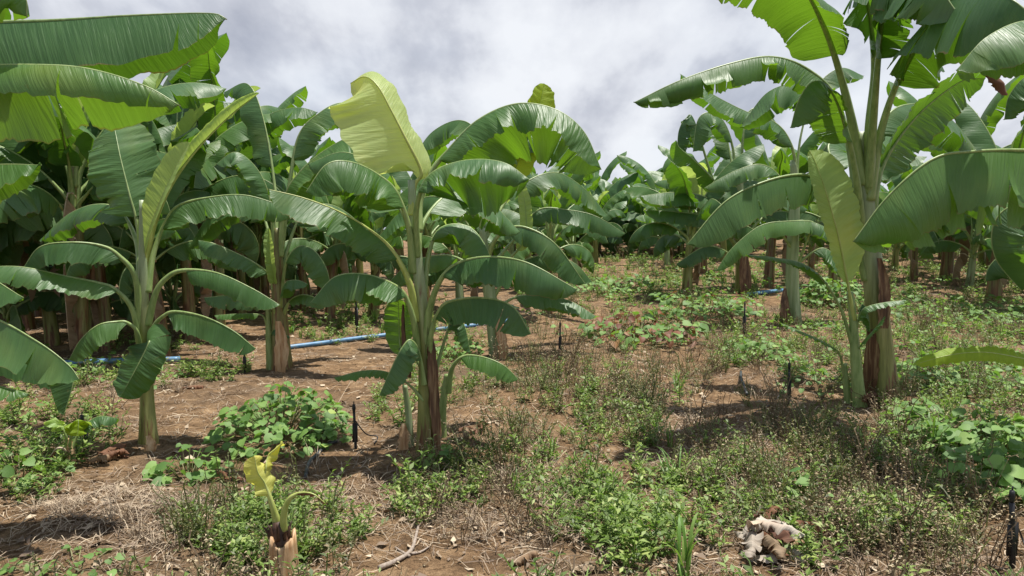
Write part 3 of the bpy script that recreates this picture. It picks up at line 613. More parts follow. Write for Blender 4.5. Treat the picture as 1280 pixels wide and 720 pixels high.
H.leaf([(-288, 440), (-190, 395, -.1), (-100, 385, -.15), (-20, 392, -.2), (45, 425, -.25), (85, 455, -.28), (100, 475, -.3)], .22, pet=.25, near=(70, 5), far=(45, 25), tears=3, tear_ang=20, wave=6)
H.leaf([(-288, 470), (-190, 440, .2), (-80, 430, .35), (10, 438, .45), (65, 452, .5), (92, 470, .5), (80, 520, .45)], .16, pet=.3, near=(55, 25), far=(55, 25), tears=1)
H.leaf([(-288, 520), (-190, 480, -.2), (-90, 470, -.25), (-20, 478, -.3), (36, 492, -.32)], .13, pet=.3, near=(30, 20), far=(20, 15), mat='leaf_mid', tears=1)
H.leaf([(-284, 200), (-320, 100, .2), (-400, 40, .3), (-520, 80, .4), (-600, 200, .4)], .34, pet=.2, near=(52, 20), far=(52, 20), tears=3)
H.leaf([(-284, 200), (-300, 80, -.4), (-340, 20, -.8), (-420, 60, -1.2)], .34, pet=.2, near=(52, 20), far=(52, 20), tears=3)

# --- R: plant off the right edge whose leaf tips hang in from the right
rb = Vector((4.15, 4.9, hz(4.15, 4.9)))
Rp = Plant('banana_plant', (1430, 560), 'banana plant at the right edge reaching in with a ribbed arching leaf', loc=rb, d=4.9)
Rp.stem([(1432, 575), (1428, 430), (1424, 300), (1420, 170)], [.14, .12, .10, .08, .05])
Rp.leaf([(1421, 240), (1395, 205, -.1), (1345, 192, -.2), (1280, 186, -.3), (1215, 188, -.38), (1165, 198, -.42), (1110, 244, -.45), (1066, 302, -.46)], .46, pet=.18, near=(62, 16), far=(70, 10), wr=(.88, 1.15), mat='leaf_mid', tears=6, tear_ang=34, wave=8, r0=.03, ripple=.010)
Rp.leaf([(1426, 350), (1370, 290, .15), (1310, 262, .25), (1262, 258, .3), (1240, 285, .32), (1245, 325, .3), (1278, 365, .28)], .22, pet=.32, near=(50, 20), far=(50, 25), tears=2)
Rp.leaf([(1422, 230), (1400, 110, -.3), (1350, 45, -.5), (1290, 25, -.7), (1235, 45, -.85), (1195, 88, -.9)], .34, pet=.25, near=(35, 22), far=(55, 20), mat='leaf_mid', tears=2)
Rp.leaf([(1422, 230), (1390, 130, .2), (1340, 95, .4), (1290, 92, .5), (1262, 118, .55), (1255, 150, .55)], .24, pet=.3, near=(55, 22), far=(55, 20), tears=9, tear_ang=25)
Rp.leaf([(1422, 230), (1450, 130, .2), (1520, 100, .3), (1600, 180, .4)], .3, pet=.25, near=(50, 22), far=(50, 22))
Rp.leaf([(1422, 240), (1440, 120, -.2), (1460, 80, -.6), (1480, 140, -1.1)], .3, pet=.25, near=(50, 22), far=(50, 22))
rs_ = Vector((3.55, 4.55, hz(3.55, 4.55)))
RS = Plant('banana_sucker', (1366, 560), 'low sucker at the right edge holding out one long lime yellow leaf', 'banana sucker', loc=rs_, d=4.55)
RS.stem([(1367, 600), (1364, 540), (1358, 490)], [.04, .032, .02], mat='petiole', name='pseudostem')
RS.leaf([(1360, 515), (1340, 472), (1312, 456), (1275, 447), (1230, 440), (1185, 444), (1142, 456)], .058, pet=.28, face=(.1, -.7, .8), near=(20, 20), far=(0, 20), mat='leaf_lime', pmat='petiole_y', tears=0, wave=10, r0=.012)

# ================================================================== generic grove plants
def gen_plant(name, seed, hs, nl, Lb, W, r0, erect=.5, tears=3, parts=True, stem='stem_dark', n=30, nv=4, old=0):
    """a whole plant built at the origin"""
    rs = np.random.default_rng(seed)
    o = empty(name, (0, 0, 0))
    lean = rs.uniform(-.10, .10, 2) * hs
    top = Vector((lean[0], lean[1], hs))
    pseudostem(o, [(0, 0, -.08), (lean[0] * .2, lean[1] * .2, hs * .45), tuple(top)], [r0, r0 * .82, r0 * .66, r0 * .42], stem, ns=12)
    a = rs.uniform(0, 6.28)
    for k in range(nl):
        a += math.radians(137.5) + rs.uniform(-.3, .3)
        age = k / max(1, nl - 1)
        el = math.radians(86 - 48 * age + rs.uniform(-8, 8)); bend = math.radians(42 + 120 * age * (1.2 - erect) + rs.uniform(-10, 22))
        Lt = Lb * (1.0 - .25 * age + rs.uniform(-.1, .1)) * (.55 if k == 0 else 1)
        pf = .26
        p = top + Vector((0, 0, -hs * (.10 + .32 * age))); p = Vector((p.x * .9, p.y * .9, p.z)); pts = [p.copy()]
        p = p + Vector((math.cos(a) * r0 * .4, math.sin(a) * r0 * .4, hs * (.10 + .05 * (1 - age)))); pts.append(p.copy())
        st = Lt / 9; e = el
        for i in range(9):
            e -= bend / 9 * (.5 + i / 9 * 1.1)
            a2 = a + .25 * (i / 9) * rs.uniform(-1, 1)
            p = p + st * Vector((math.cos(e) * math.cos(a2), math.cos(e) * math.sin(a2), math.sin(e))); pts.append(p.copy())
        m = 'leaf_pale' if k == 0 else ('leaf_mid' if rs.random() < .35 else 'leaf')
        fo = (-25, -15) if k == 0 else (35 + 30 * age, 22)
        banana_leaf(o, pts, W * (.55 if k == 0 else rs.uniform(.85, 1.1)), near=fo, far=(fo[0] + rs.uniform(-12, 12), fo[1]), pet=pf, tears=0 if k < 2 else tears + int(rs.integers(0, 4)), tear_ang=18,
                    mat=m, seed=seed * 50 + k, wave=9, n=n, nv=nv, petiole=parts, r0=r0 * .26)
    for k in range(old):                                             # dead leaves hanging down the stem
        a = rs.uniform(0, 6.28); z = hs * rs.uniform(.6, .85); c, s = math.cos(a), math.sin(a)
        pts = [(c * r0 * .6, s * r0 * .6, z), (c * r0 * 2.2, s * r0 * 2.2, z + .08), (c * r0 * 3.2, s * r0 * 3.2, z - .3), (c * r0 * 2.8, s * r0 * 2.8, z - .75), (c * r0 * 2.2, s * r0 * 2.2, max(.2, z - 1.2))]
        banana_leaf(o, pts, .15, near=(60, 40), far=(60, 40), pet=.2, tears=4, mat='leaf_brown' if k % 3 == 2 else 'leaf_dry', pmat='twig_pale', seed=seed * 77 + k, wave=25, n=16, nv=3, petiole=False, r0=.012, name='dead_leaf')
    return o
def copy_tree(o, parent=None):
    c = o.copy(); COL.objects.link(c)
    if parent: c.parent = parent
    for ch in list(kids.get(o.name, ())): copy_tree(ch, c)
    return c
protos = {}
def proto_set(key, builder, k): protos[key] = [builder(i) for i in range(k)]
proto_set('big', lambda i: gen_plant('banana_plant', 200 + i, [2.2, 1.9, 2.4, 2.05][i], 13, [2.0, 1.85, 2.1, 1.9][i], .33, .10, .45, 6, True, ['stem_dark', 'stem_dark', 'stem', 'stem_dark'][i], old=2), 4)
proto_set('mid', lambda i: gen_plant('banana_plant', 300 + i, [1.2, 1.5, 1.0][i], 11, [1.5, 1.65, 1.4][i], .26, .10, .5, 2, True, ['stem', 'stem_dark', 'stem_pale'][i], old=1), 3)
proto_set('low', lambda i: gen_plant('banana_plant', 500 + i, [.6, .75, .5][i], 10, [1.35, 1.5, 1.2][i], .26, .08, .5, 2, False, 'stem', n=24, nv=4), 3)
proto_set('far', lambda i: gen_plant('banana_plant', 400 + i, [.95, .8, 1.15, .9][i], 13, [1.9, 1.7, 2.0, 1.8][i], .30, .12, .5, 4, False, 'stem_dark', n=22, nv=3, old=1), 4)
kids = {}
for ob in list(scene.objects):
    if ob.parent: kids.setdefault(ob.parent.name, []).append(ob)
used = set(); PLACED = []
def place(key, i, x, y, label, group, s=1.0, rz=0.0):
    p = protos[key][i % len(protos[key])]
    if p.name in used: o = copy_tree(p)
    else: used.add(p.name); o = p
    o.location = (x, y, hz(x, y) - .02); o.rotation_euler = (random.uniform(-.05, .05), random.uniform(-.05, .05), rz); o.scale = (s, s, s)
    tag(o, label, 'banana plant', group); PLACED.append((x, y)); return o
def at_px(px, d): return ray(px, HZ).x * d

LG = 'banana plants of the dense left grove'
LL = 'tall banana plant of the dense dark grove at the left'
rnd = random.Random(11)
left = [(95, 8.3, 1.0), (-20, 8.0, 1.0), (-150, 7.6, 1.05), (235, 9.6, 1.02), (160, 10.2, 1.1), (30, 10.4, 1.08), (300, 11.5, .82), (-90, 10.2, 1.1), (-230, 9.0, 1.0), (400, 13.0, .78), (60, 9.3, .95), (-60, 9.2, .9), (130, 9.0, .9), (200, 8.6, .82), (270, 10.2, .95), (330, 12, .80), (10, 12, 1.1)]
for j, (px, d, s) in enumerate(left):
    place('big', j, at_px(px, d), d, LL, LG, s * rnd.uniform(.95, 1.08), rnd.uniform(0, 6.28))
for row, (d0, pxs) in enumerate([(12.5, range(-260, 380, 62)), (15.0, range(-250, 420, 62)), (18.5, range(-240, 470, 84))]):
    for px in pxs:
        d = d0 + rnd.uniform(-.7, .7); q = px + rnd.uniform(-18, 18)
        place('big' if row == 0 else 'far', rnd.randrange(4), at_px(q, d), d, LL, LG, rnd.uniform(.95, 1.12) * (1 if row == 0 else 1.22) * (.8 if px > 230 else 1), rnd.uniform(0, 6.28))
for j, (px, d) in enumerate([(110, 9.4), (10, 9.0), (215, 10.6), (60, 11), (270, 12.0), (-60, 10.5), (150, 12), (320, 13.2), (240, 13.5), (-10, 12.6), (400, 14.5), (90, 13.5), (180, 14.2), (360, 15.5)]):
    place('low', j, at_px(px, d), d, 'low leafy banana plant filling the shade between the left grove stems', 'low banana plants in the left grove', rnd.uniform(.95, 1.2), rnd.uniform(0, 6.28))
MG = 'banana plants of the middle rows'; ML = 'smaller banana plant in the rows receding behind the middle plant'
for j, (px, d, s) in enumerate([(466, 11.5, 1.0), (530, 13.5, 1.05), (575, 12.2, .95), (448, 15, 1.1), (500, 17, 1.15), (600, 16, 1.1), (660, 15.5, 1.0), (560, 19, 1.2), (640, 20, 1.15), (690, 19, 1.1), (684, 11.8, .95), (720, 16.5, .9), (745, 20, 1.0), (410, 11, .95)]):
    place('mid', j, at_px(px, d), d, ML, MG, s, rnd.uniform(0, 6.28))
CG = 'banana plants at the far end of the field'; CLb = 'distant banana plant in the thicket at the far end of the clearing'
for row, (d0, pxs) in enumerate([(24, range(590, 900, 34)), (27, range(560, 960, 38)), (31, range(540, 1010, 50))]):
    for px in pxs:
        if row == 0 and 735 < px < 800: continue
        d = d0 + rnd.uniform(-1.2, 1.2)
        place('far', rnd.randrange(4), at_px(px + rnd.uniform(-10, 10), d), d, CLb, CG, rnd.uniform(1.0, 1.3), rnd.uniform(0, 6.28))
for j in range(17):
    px = 575 + j * 21 + rnd.uniform(-8, 8); d = 22.5 + rnd.uniform(-1.5, 1.5) + (1.5 if 725 < px < 815 else 0)
    place('low', j, at_px(px, d), d, CLb, CG, rnd.uniform(1.1, 1.5), rnd.uniform(0, 6.28))
for j, px in enumerate([960, 1000, 1050, 1095, 1140, 1170, 1205, 1250, 1285, 1330, 1020, 1120, 1230]):
    d = (25 if j < 10 else 19) + rnd.uniform(-1.5, 1.5)
    place('low', j, at_px(px, d), d, 'low leafy banana plant on the skyline beyond the thick right stem', 'low banana plants at the right skyline', rnd.uniform(1.3, 1.7), rnd.uniform(0, 6.28))
RG = 'banana plants in the right rows'; RL = 'banana plant in the sunny rows beyond the thick right stem'
for j, (px, d, s) in enumerate([(1245, 12.5, 1.35), (1335, 11.0, 1.3), (1045, 14.5, 1.35), (1185, 15.5, 1.5)]):
    place('mid', j + 1, at_px(px, d), d, 'tall banana plant of the right rows seen past the thick right stem', 'tall banana plants in the right rows', s, rnd.uniform(0, 6.28))
for j, (px, d, s) in enumerate([(860, 13.5, 1.25), (880, 17.5, 1.05), (835, 19, 1.05), (905, 20, 1.1), (962, 14.5, 1.3), (800, 23, 1.0), (1015, 17, 1.0), (1145, 15.5, .95), (1215, 14.5, 1.0), (1240, 18, 1.2), (1300, 15, 1.15), (1350, 17, 1.2), (1180, 20, 1.1), (1080, 20.5, 1.1), (1290, 21, 1.2), (1040, 23, 1.1), (985, 22, 1.1), (1130, 24, 1.1), (1390, 13, 1.1)]):
    place('mid' if j < 9 else 'far', j, at_px(px, d), d, RL, RG, s * rnd.uniform(.92, 1.05), rnd.uniform(0, 6.28))

# ================================================================== ground cover
def project(P):
    d = P - np.array([0, 0, EYE]); fy = d[:, 1] * CP - d[:, 2] * SP; fz = d[:, 1] * SP + d[:, 2] * CP
    return 640 + F * d[:, 0] / fy, 360 - F * fz / fy
def rotz(V, a):
    c, s = math.cos(a), math.sin(a); return np.stack([V[..., 0] * c - V[..., 1] * s, V[..., 0] * s + V[..., 1] * c, V[..., 2]], -1)
def blade_leaf(base, dr, up, ln, wd, fold=.25, droop=.2):
    """four point lanceolate leaf"""
    dr = unit(np.array(dr)); sd = unit(np.cross(dr, up)); nn = np.cross(sd, dr)
    b = np.array(base)
    return np.array([b, b + dr * ln * .45 + sd * wd * .5 + nn * ln * fold * .3, b + dr * ln - nn * ln * droop, b + dr * ln * .45 - sd * wd * .5 + nn * ln * fold * .3])
_hu = np.array([0, .26, .52, .78, 1.05]); _eu = np.array([-.10, .12, .42, .74, 1.0]); _ew = np.array([.28, .48, .53, .36, .05])
HEART = np.concatenate([np.stack([_hu, _hu * 0], 1), np.stack([_eu, _ew], 1), np.stack([_eu, -_ew], 1)])
HQ = np.array([(i, i + 1, i + 6, i + 5) for i in range(4)] + [(i + 10, i + 11, i + 1, i) for i in range(4)])
def heart_leaf(base, dr, up, sz, cup=.15, rs=None):
    dr = unit(np.array(dr)); sd = unit(np.cross(up, dr)); nn = np.cross(dr, sd)
    w = HEART.copy()
    if rs is not None: w = w * (1 + .05 * rs.normal(size=w.shape)) * np.array([1, rs.uniform(.8, 1.1)])
    zz = cup * np.abs(w[:, 1]) ** 1.2 - .22 * w[:, 0] ** 2
    return np.array(base) + sz * (w[:, :1] * dr + w[:, 1:] * sd + zz[:, None] * nn)
def herb_template(seed, hgt, spread, stems, leaves, ll, lw, erect=.5, whorl=False, bare=0.):
    rs = np.random.default_rng(seed); V = []; Q = []; R = []; n = 0
    def add(v, q, r):
        nonlocal n
        V.append(v); Q.append(np.array(q) + n); R.append(np.full(len(v), r)); n += len(v)
    for s in range(stems):
        a = rs.uniform(0, 6.28); h = hgt * rs.uniform(.5, 1.1); out = spread * rs.uniform(.3, 1)
        b = np.array([math.cos(a), math.sin(a), 0]) * spread * rs.uniform(0, .35)
        tip = b + np.array([math.cos(a) * out, math.sin(a) * out, h])
        P = np.array([b * (1 - t) + tip * t + np.array([0, 0, .18 * h * math.sin(t * 3.14)]) + rs.normal(size=3) * .008 for t in np.linspace(0, 1, 5)])
        r = .0013 + .004 * hgt
        sd = unit(np.cross(P[-1] - P[0], (rs.normal(), rs.normal(), .3)))
        strip = np.concatenate([P - sd * r, P + sd * r]); add(strip, [(i, i + 1, i + 6, i + 5) for i in range(4)], rs.uniform(0, .35))
        cr = rs.uniform(.15, .85)
        for k in range(leaves):
            t = bare + (1 - bare) * (k + rs.uniform(0, 1)) / leaves
            p = np.array([np.interp(t, np.linspace(0, 1, 5), P[:, c]) for c in range(3)])
            la = rs.uniform(0, 6.28); ez = rs.uniform(-.1, .7) + erect * t
            d = (math.cos(la), math.sin(la), ez); sc = (1 - .45 * t) * rs.uniform(.6, 1.25)
            add(blade_leaf(p, d, unit(np.array([rs.normal() * .3, rs.normal() * .3, 1])), ll * sc, lw * sc, rs.uniform(-.2, .5), rs.uniform(0, .45)), [(0, 1, 2, 3)], np.clip(cr + rs.normal() * .18, 0, 1))
    return np.vstack(V), np.vstack(Q), np.concatenate(R)
def grass_template(seed, hgt, spread, blades, wd):
    rs = np.random.default_rng(seed); V = []; Q = []; R = []; n = 0
    for s in range(blades):
        a = rs.uniform(0, 6.28); h = hgt * rs.uniform(.5, 1.1); out = spread * rs.uniform(.2, 1.2)
        t = np.linspace(0, 1, 6)[:, None]; d = np.array([math.cos(a), math.sin(a), 0]); b = np.array([rs.normal(), rs.normal(), 0]) * spread * .12
        P = b + d * out * t ** 1.7 + np.array([0, 0, 1]) * h * (t * 1.25 - .45 * t ** 3)
        sd = np.array([-d[1], d[0], 0]) * wd * .5 * np.clip(np.sin((.12 + .88 * t) * 3.14) ** .6, 0.02, 1)
        V.append(np.concatenate([P - sd, P + sd])); Q.append(np.array([(i, i + 1, i + 7, i + 6) for i in range(5)]) + n); R.append(np.full(12, rs.uniform(0, 1))); n += 12
    return np.vstack(V), np.vstack(Q), np.concatenate(R)
def ell(zones, px, py):
    o = np.zeros(len(px))
    for cx, cy, rx, ry, s in zones:
        q = ((px - cx) / rx) ** 2 + ((py - cy) / ry) ** 2
        o = np.maximum(o, s * np.clip(1.7 - 1.1 * q, 0, 1))
    return o
def candidates(n, seed, dmax=24., dmin=1.6):
    rs = np.random.default_rng(seed)
    d = np.exp(rs.uniform(math.log(dmin), math.log(dmax), n))          # denser near the camera
    x = rs.uniform(-.95, .95, n) * d
    return x, d, rs
def scatter(name, mat, temps, zones, n, seed, label, base_out=.25, smin=.7, smax=1.3, dmax=24., patch=2.2, rb=0.):
    x, y, rs = candidates(n, seed, dmax); z = height(x, y)
    px, py = project(np.stack([x, y, z], 1))
    den = ell(zones, px, py)
    outside = (px < -40) | (px > 1320) | (py > 760); den = np.where(outside, np.maximum(den, base_out), den)
    nz_ = .5 + .5 * wav(x * patch, y * patch, 2.3, 6, 40) / 1.6
    nz2 = .5 + .5 * wav(x * patch, y * patch, 6.5, 6, 14) / 1.6
    acc = rs.uniform(0, 1, n) < den * np.clip(nz_ * 1.3 + nz2 * 1.1 - .55, .04, 1)
    bag = Bag(); k = 0
    for i in np.nonzero(acc)[0]:
        V, Q, R = temps[rs.integers(len(temps))]; s = rs.uniform(smin, smax) * (1 + max(0, y[i] - 8) * .02)
        v = rotz(V, rs.uniform(0, 6.28)) * np.array([s, s, s * rs.uniform(.8, 1.2)]) + np.array([x[i], y[i], z[i] - .006])
        bag.add(v, Q, np.clip(R + rs.normal() * .12 + rb, 0, 1)); k += 1
    o = bag.build(name, M[mat], smooth=False); tag(o, label, kind='stuff'); return o

T_weed = [herb_template(i, [.11, .16, .2, .13][i % 4], [.10, .13, .11, .09][i % 4], 7, 8, .052, .021) for i in range(12)]
T_olive = [herb_template(40 + i, [.14, .20, .26, .17][i % 4], [.10, .14, .12, .12][i % 4], 8, 8, .030, .012) for i in range(12)]
T_dry = [herb_template(80 + i, [.12, .19, .25, .15][i % 4], [.11, .15, .12, .14][i % 4], 9, 6, .022, .009, erect=-.2, bare=.25) for i in range(12)]
T_grass = [grass_template(120 + i, [.14, .2, .1][i % 3], .10, 16, .008) for i in range(8)]
W_ZONE = [(1060, 620, 170, 70, .45), (180, 430, 120, 14, .35), (740, 520, 95, 60, .45), (570, 612, 50, 30, .6), (650, 590, 50, 30, .3), (800, 645, 110, 55, .9), (900, 600, 60, 40, .7), (1030, 640, 130, 60, .5), (1110, 600, 90, 50, .5), (340, 672, 90, 38, .9), (480, 516, 32, 18, 1),
          (1200, 440, 170, 70, .75), (1140, 360, 230, 50, .9), (950, 435, 60, 30, .9), (1010, 430, 60, 40, .6), (840, 345, 150, 48, 1), (700, 345, 60, 40, .6), (790, 305, 55, 12, 1), (430, 400, 75, 28, 1), (265, 462, 42, 14, .9), (120, 470, 120, 20, .4),
          (60, 545, 80, 50, .55), (30, 600, 50, 25, .7), (1210, 545, 120, 60, .5), (560, 480, 60, 25, .5), (700, 560, 40, 30, .5), (520, 630, 20, 40, .4), (430, 655, 40, 25, .5), (560, 425, 50, 25, .5), (760, 590, 160, 20, .25)]
O_ZONE = [(740, 505, 110, 75, 1), (1040, 600, 190, 80, .75), (1150, 650, 90, 70, .5), (820, 430, 150, 55, .6), (1180, 430, 180, 90, .9), (580, 600, 70, 50, .5), (660, 560, 60, 40, .6), (900, 500, 110, 60, .3), (340, 665, 110, 45, .6), (560, 488, 50, 22, .5), (1200, 350, 200, 40, .8), (760, 380, 120, 60, .5), (960, 480, 80, 25, .3)]
D_ZONE = [(760, 480, 130, 75, .8), (1040, 580, 170, 70, .9), (1130, 640, 110, 80, .8), (950, 620, 150, 60, .5), (860, 430, 150, 50, .8), (660, 650, 120, 60, .4), (1200, 440, 170, 80, .6), (765, 330, 70, 26, .7), (900, 540, 140, 50, .35), (600, 590, 70, 40, .5), (1190, 690, 80, 40, .6), (1150, 340, 200, 30, .5), (150, 490, 100, 30, .3), (60, 570, 60, 30, .4)]
S_ZONE = [(150, 430, 330, 40, .8), (640, 560, 900, 260, .45), (150, 650, 110, 50, 1), (880, 525, 150, 60, 1), (430, 625, 110, 45, .8), (640, 650, 170, 70, .7), (430, 450, 110, 30, .6), (150, 500, 150, 45, .6), (960, 690, 120, 40, .9), (1180, 690, 100, 40, .8), (330, 590, 60, 40, .6)]
scatter('low_weeds', 'weed', T_weed, W_ZONE, 12000, 1, 'fine green weeds', rb=.05)
scatter('olive_weeds', 'weed_olive', T_olive, O_ZONE, 8500, 2, 'olive drab seeding weeds')
scatter('dry_weeds', 'weed_dry', T_dry, D_ZONE, 6800, 3, 'brown dried weeds')
scatter('field_grass', 'grassm', T_grass, [(430, 400, 80, 26, 1), (500, 385, 60, 20, .8), (830, 350, 120, 40, .7), (790, 303, 60, 12, .8), (700, 345, 60, 40, .5), (560, 470, 60, 20, .4), (800, 600, 200, 60, .12), (1100, 400, 200, 60, .3)], 9000, 4, 'short green grass', smin=.6, smax=1.1)

def broad_template(seed, hgt, spread, n, sz):
    rs = np.random.default_rng(seed); V = []; Q = []; R = []; k = 0
    for i in range(n):
        a = rs.uniform(0, 6.28); r = spread * math.sqrt(rs.uniform(0, 1)); p = (math.cos(a) * r, math.sin(a) * r, hgt * rs.uniform(.25, 1))
        d = (math.cos(a) + rs.normal() * .6, math.sin(a) + rs.normal() * .6, rs.uniform(-.4, .2))
        V.append(heart_leaf(p, d, unit(np.array([rs.normal() * .35, rs.normal() * .35, 1])), sz * rs.uniform(.5, 1.25), .15, rs)); Q.append(HQ + k); R.append(np.full(15, np.clip(rs.beta(2.2, 2.2), 0, 1))); k += 15
    return np.vstack(V), np.vstack(Q), np.concatenate(R)
T_broad = [broad_template(160 + i, [.10, .16, .22][i % 3], .16, 15, .045) for i in range(10)]
scatter('creeping_ground_cover', 'broad', T_broad, [(840, 345, 160, 48, .9), (1150, 350, 240, 50, .9), (1190, 430, 150, 70, .8), (1240, 560, 100, 70, .5), (700, 345, 60, 45, .8), (770, 400, 110, 40, .5), (790, 303, 70, 12, 1), (1000, 440, 60, 40, .5), (60, 560, 60, 50, .3), (100, 470, 130, 30, .3), (1080, 600, 60, 50, .15), (560, 610, 30, 20, .3)], 4200, 6, 'creeping round leaved ground cover', base_out=.06, smin=.7, smax=1.3)
T_tall = [herb_template(180 + i, [.30, .38, .26][i % 3], .12, 10, 9, .030, .013, erect=.1, bare=.2) for i in range(9)]
scatter('tall_dry_weeds', 'weed_dry', T_tall, [(1040, 570, 150, 45, .9), (1110, 640, 110, 70, .8), (740, 470, 110, 50, .7), (860, 430, 110, 40, .5), (1180, 400, 150, 60, .5), (920, 640, 60, 40, .3)], 2600, 7, 'tall brown withered weeds', smin=.6, smax=1.1)
T_drygrass = [grass_template(220 + i, [.10, .16, .13][i % 3], .16, 30, .0026) for i in range(8)]
scatter('dry_grass', 'straw', T_drygrass, [(150, 650, 100, 42, 1), (420, 580, 40, 35, .6), (880, 540, 120, 40, .35), (765, 325, 60, 22, .8), (640, 640, 110, 50, .3), (960, 660, 40, 25, .6), (130, 490, 110, 30, .3), (1040, 600, 190, 70, .5), (720, 600, 80, 40, .3)], 6500, 8, 'matted dry grass', base_out=.1, smin=.6, smax=1.1)
def straw():
    x, y, rs = candidates(80000, 9, 20.); z = height(x, y); px, py = project(np.stack([x, y, z], 1))
    den = np.where((px < -40) | (px > 1320) | (py > 760), .3, ell(S_ZONE, px, py))
    acc = np.nonzero(rs.uniform(0, 1, len(x)) < den * np.clip(.75 + .5 * wav(x, y, 4.5, 6, 5), .05, 1))[0]
    bag = Bag()
    for i in acc:
        ln = rs.uniform(.04, .24) * rs.uniform(.5, 1.2); a = rs.uniform(0, 6.28); cv = rs.normal() * .5
        t = np.linspace(-.5, .5, 5); d = np.stack([np.cos(a + cv * t), np.sin(a + cv * t)], 1) * ln / 4
        P = np.cumsum(d, 0) + np.array([x[i], y[i]]); zz = height(P[:, 0], P[:, 1]) + .003 + rs.uniform(0, .035) * np.abs(np.sin(t * 3 + rs.uniform(0, 3)))
        P = np.column_stack([P, zz]); wd = rs.uniform(.0007, .0021) * (1 + y[i] * .05); sd = np.array([-math.sin(a), math.cos(a), rs.normal() * .4]) * wd
        bag.add(np.concatenate([P - sd, P + sd]), [(q, q + 1, q + 6, q + 5) for q in range(4)], float(np.clip(rs.beta(1.6, 2.2), 0, 1)))
    # dry leaf flakes
    acc = np.nonzero(rs.uniform(0, 1, len(x)) < den * .09)[0]
    for i in acc:
        s = rs.uniform(.02, .075); a = rs.uniform(0, 6.28)
        v = blade_leaf((x[i], y[i], z[i] + .012), (math.cos(a), math.sin(a), rs.uniform(-.1, .25)), unit(np.array([rs.normal() * .5, rs.normal() * .5, 1])), s, s * rs.uniform(.35, .7), rs.uniform(-.5, .8), rs.uniform(-.2, .4))
        bag.add(v, [(0, 1, 2, 3)], float(rs.uniform(0, .9)))
    tag(bag.build('dead_straw', M['straw'], smooth=False), 'dead straw and leaf litter', kind='stuff')
straw()
def clods():
    x, y, rs = candidates(5200, 21, 11.); z = height(x, y); px, py = project(np.stack([x, y, z], 1))
    den = np.maximum(.28, ell([(590, 540, 90, 40, 1), (1010, 490, 70, 40, 1), (120, 600, 200, 60, .6), (500, 560, 80, 30, .8), (440, 450, 90, 25, .8), (70, 670, 90, 50, .6), (1230, 690, 60, 50, .8)], px, py))
    bag = Bag(); base = np.array([(a, b, c) for a in (-1, 1) for b in (-1, 1) for c in (-1, 1)]) * .5
    for i in np.nonzero(rs.uniform(0, 1, len(x)) < den)[0]:
        s = .006 + .03 * rs.beta(1, 5)
        v = rotz(base * s * (1 + .35 * rs.normal(size=base.shape)), rs.uniform(0, 6)) * np.array([1, 1, .7]) + np.array([x[i], y[i], z[i] + s * .12])
        bag.add(v, [(0, 1, 3, 2), (4, 6, 7, 5), (0, 4, 5, 1), (2, 3, 7, 6), (0, 2, 6, 4), (1, 5, 7, 3)], .5)
    tag(bag.build('soil_crumbs', M['soil'], smooth=True), 'crumbs of reddish soil', kind='stuff')
clods()

# ---------------------------------------------------------------- broad leaved plants (one thing each)
def broad_plant(name, px, py, rx, ry, hgt, n, sz, label, cat='bush', mat='broad', seed=0, brown=0, group=None, dome=True):
    g = G(px, py); rs = np.random.default_rng(seed + 500); bag = Bag(); sb = Bag(); bb = Bag()
    for k in range(n):
        a = rs.uniform(0, 6.28); r = math.sqrt(rs.uniform(0, 1)); lx, ly = math.cos(a) * r * rx, math.sin(a) * r * ry
        gz = hz(g.x + lx, g.y + ly) - g.z
        top = hgt * ((1 - .75 * r * r) if dome else .8) * rs.uniform(.35, 1.05) * (1 + .25 * math.sin(lx * 14 + seed) * math.cos(ly * 11))
        p = np.array([lx, ly, gz + top]); s = sz * rs.uniform(.5, 1.25)
        d = (math.cos(a) * .6 + rs.normal() * .6, math.sin(a) * .6 - .25 + rs.normal() * .6, rs.uniform(-.55, .15)); up = unit(np.array([rs.normal() * .35, rs.normal() * .35 - .2, 1]))
        isb = rs.uniform() < brown
        v = heart_leaf(p, d, up, s, .15 if not isb else rs.uniform(.3, 1.0), rs); (bb if isb else bag).add(v, HQ, float(np.clip(rs.beta(2, 2.4), 0, 1)))
        if k % 2 == 0:
            b = np.array([lx * .45, ly * .45, gz * .45 - .01]); m_ = (b + p) / 2 + np.array([0, 0, top * .22])
            sb.tube([b, m_, p], [.0035, .0028, .0016], 5, r=float(rs.uniform(0, 1)), n=5)
    o = empty(name, g, label, cat, group)
    bag.build('foliage', M[mat], o); sb.build('stems', M['wstalk'], o)
    if brown: bb.build('withered_leaves', M['broad_brown'], o)
    return o
broad_plant('broadleaf_bush', 350, 540, .46, .72, .30, 430, .062, 'large bush of light green heart shaped leaves between the left and middle banana plants', seed=1)
broad_plant('broadleaf_bush', 405, 552, .22, .2, .16, 90, .05, 'low light green tuft spilling right of the large heart leaved bush', seed=12)
broad_plant('broadleaf_bush', 236, 596, .25, .20, .17, 75, .062, 'small heart leaved clump on bare soil below the slim left banana plant', seed=2)
broad_plant('broadleaf_bush', 24, 598, .28, .2, .17, 60, .06, 'small heart leaved clump at the left edge beside the wilted seedling', seed=3)
broad_plant('broadleaf_bush', 545, 592, .14, .12, .20, 22, .07, 'few big soft leaves growing at the foot of the middle banana plant', seed=4)
broad_plant('broadleaf_bush', 945, 448, .42, .40, .26, 260, .05, 'bright green leafy clump left of the black upright stake on the right', seed=5)
broad_plant('broadleaf_bush', 1040, 382, .55, .45, .55, 300, .085, 'round bright green bush between the smooth green stem and the thick right stem', seed=6)
broad_plant('creeping_vine', 800, 425, .75, 1.1, .30, 260, .10, 'straggling vine with large round leaves many of them withered red brown', 'vine', seed=7, brown=.35, dome=False)
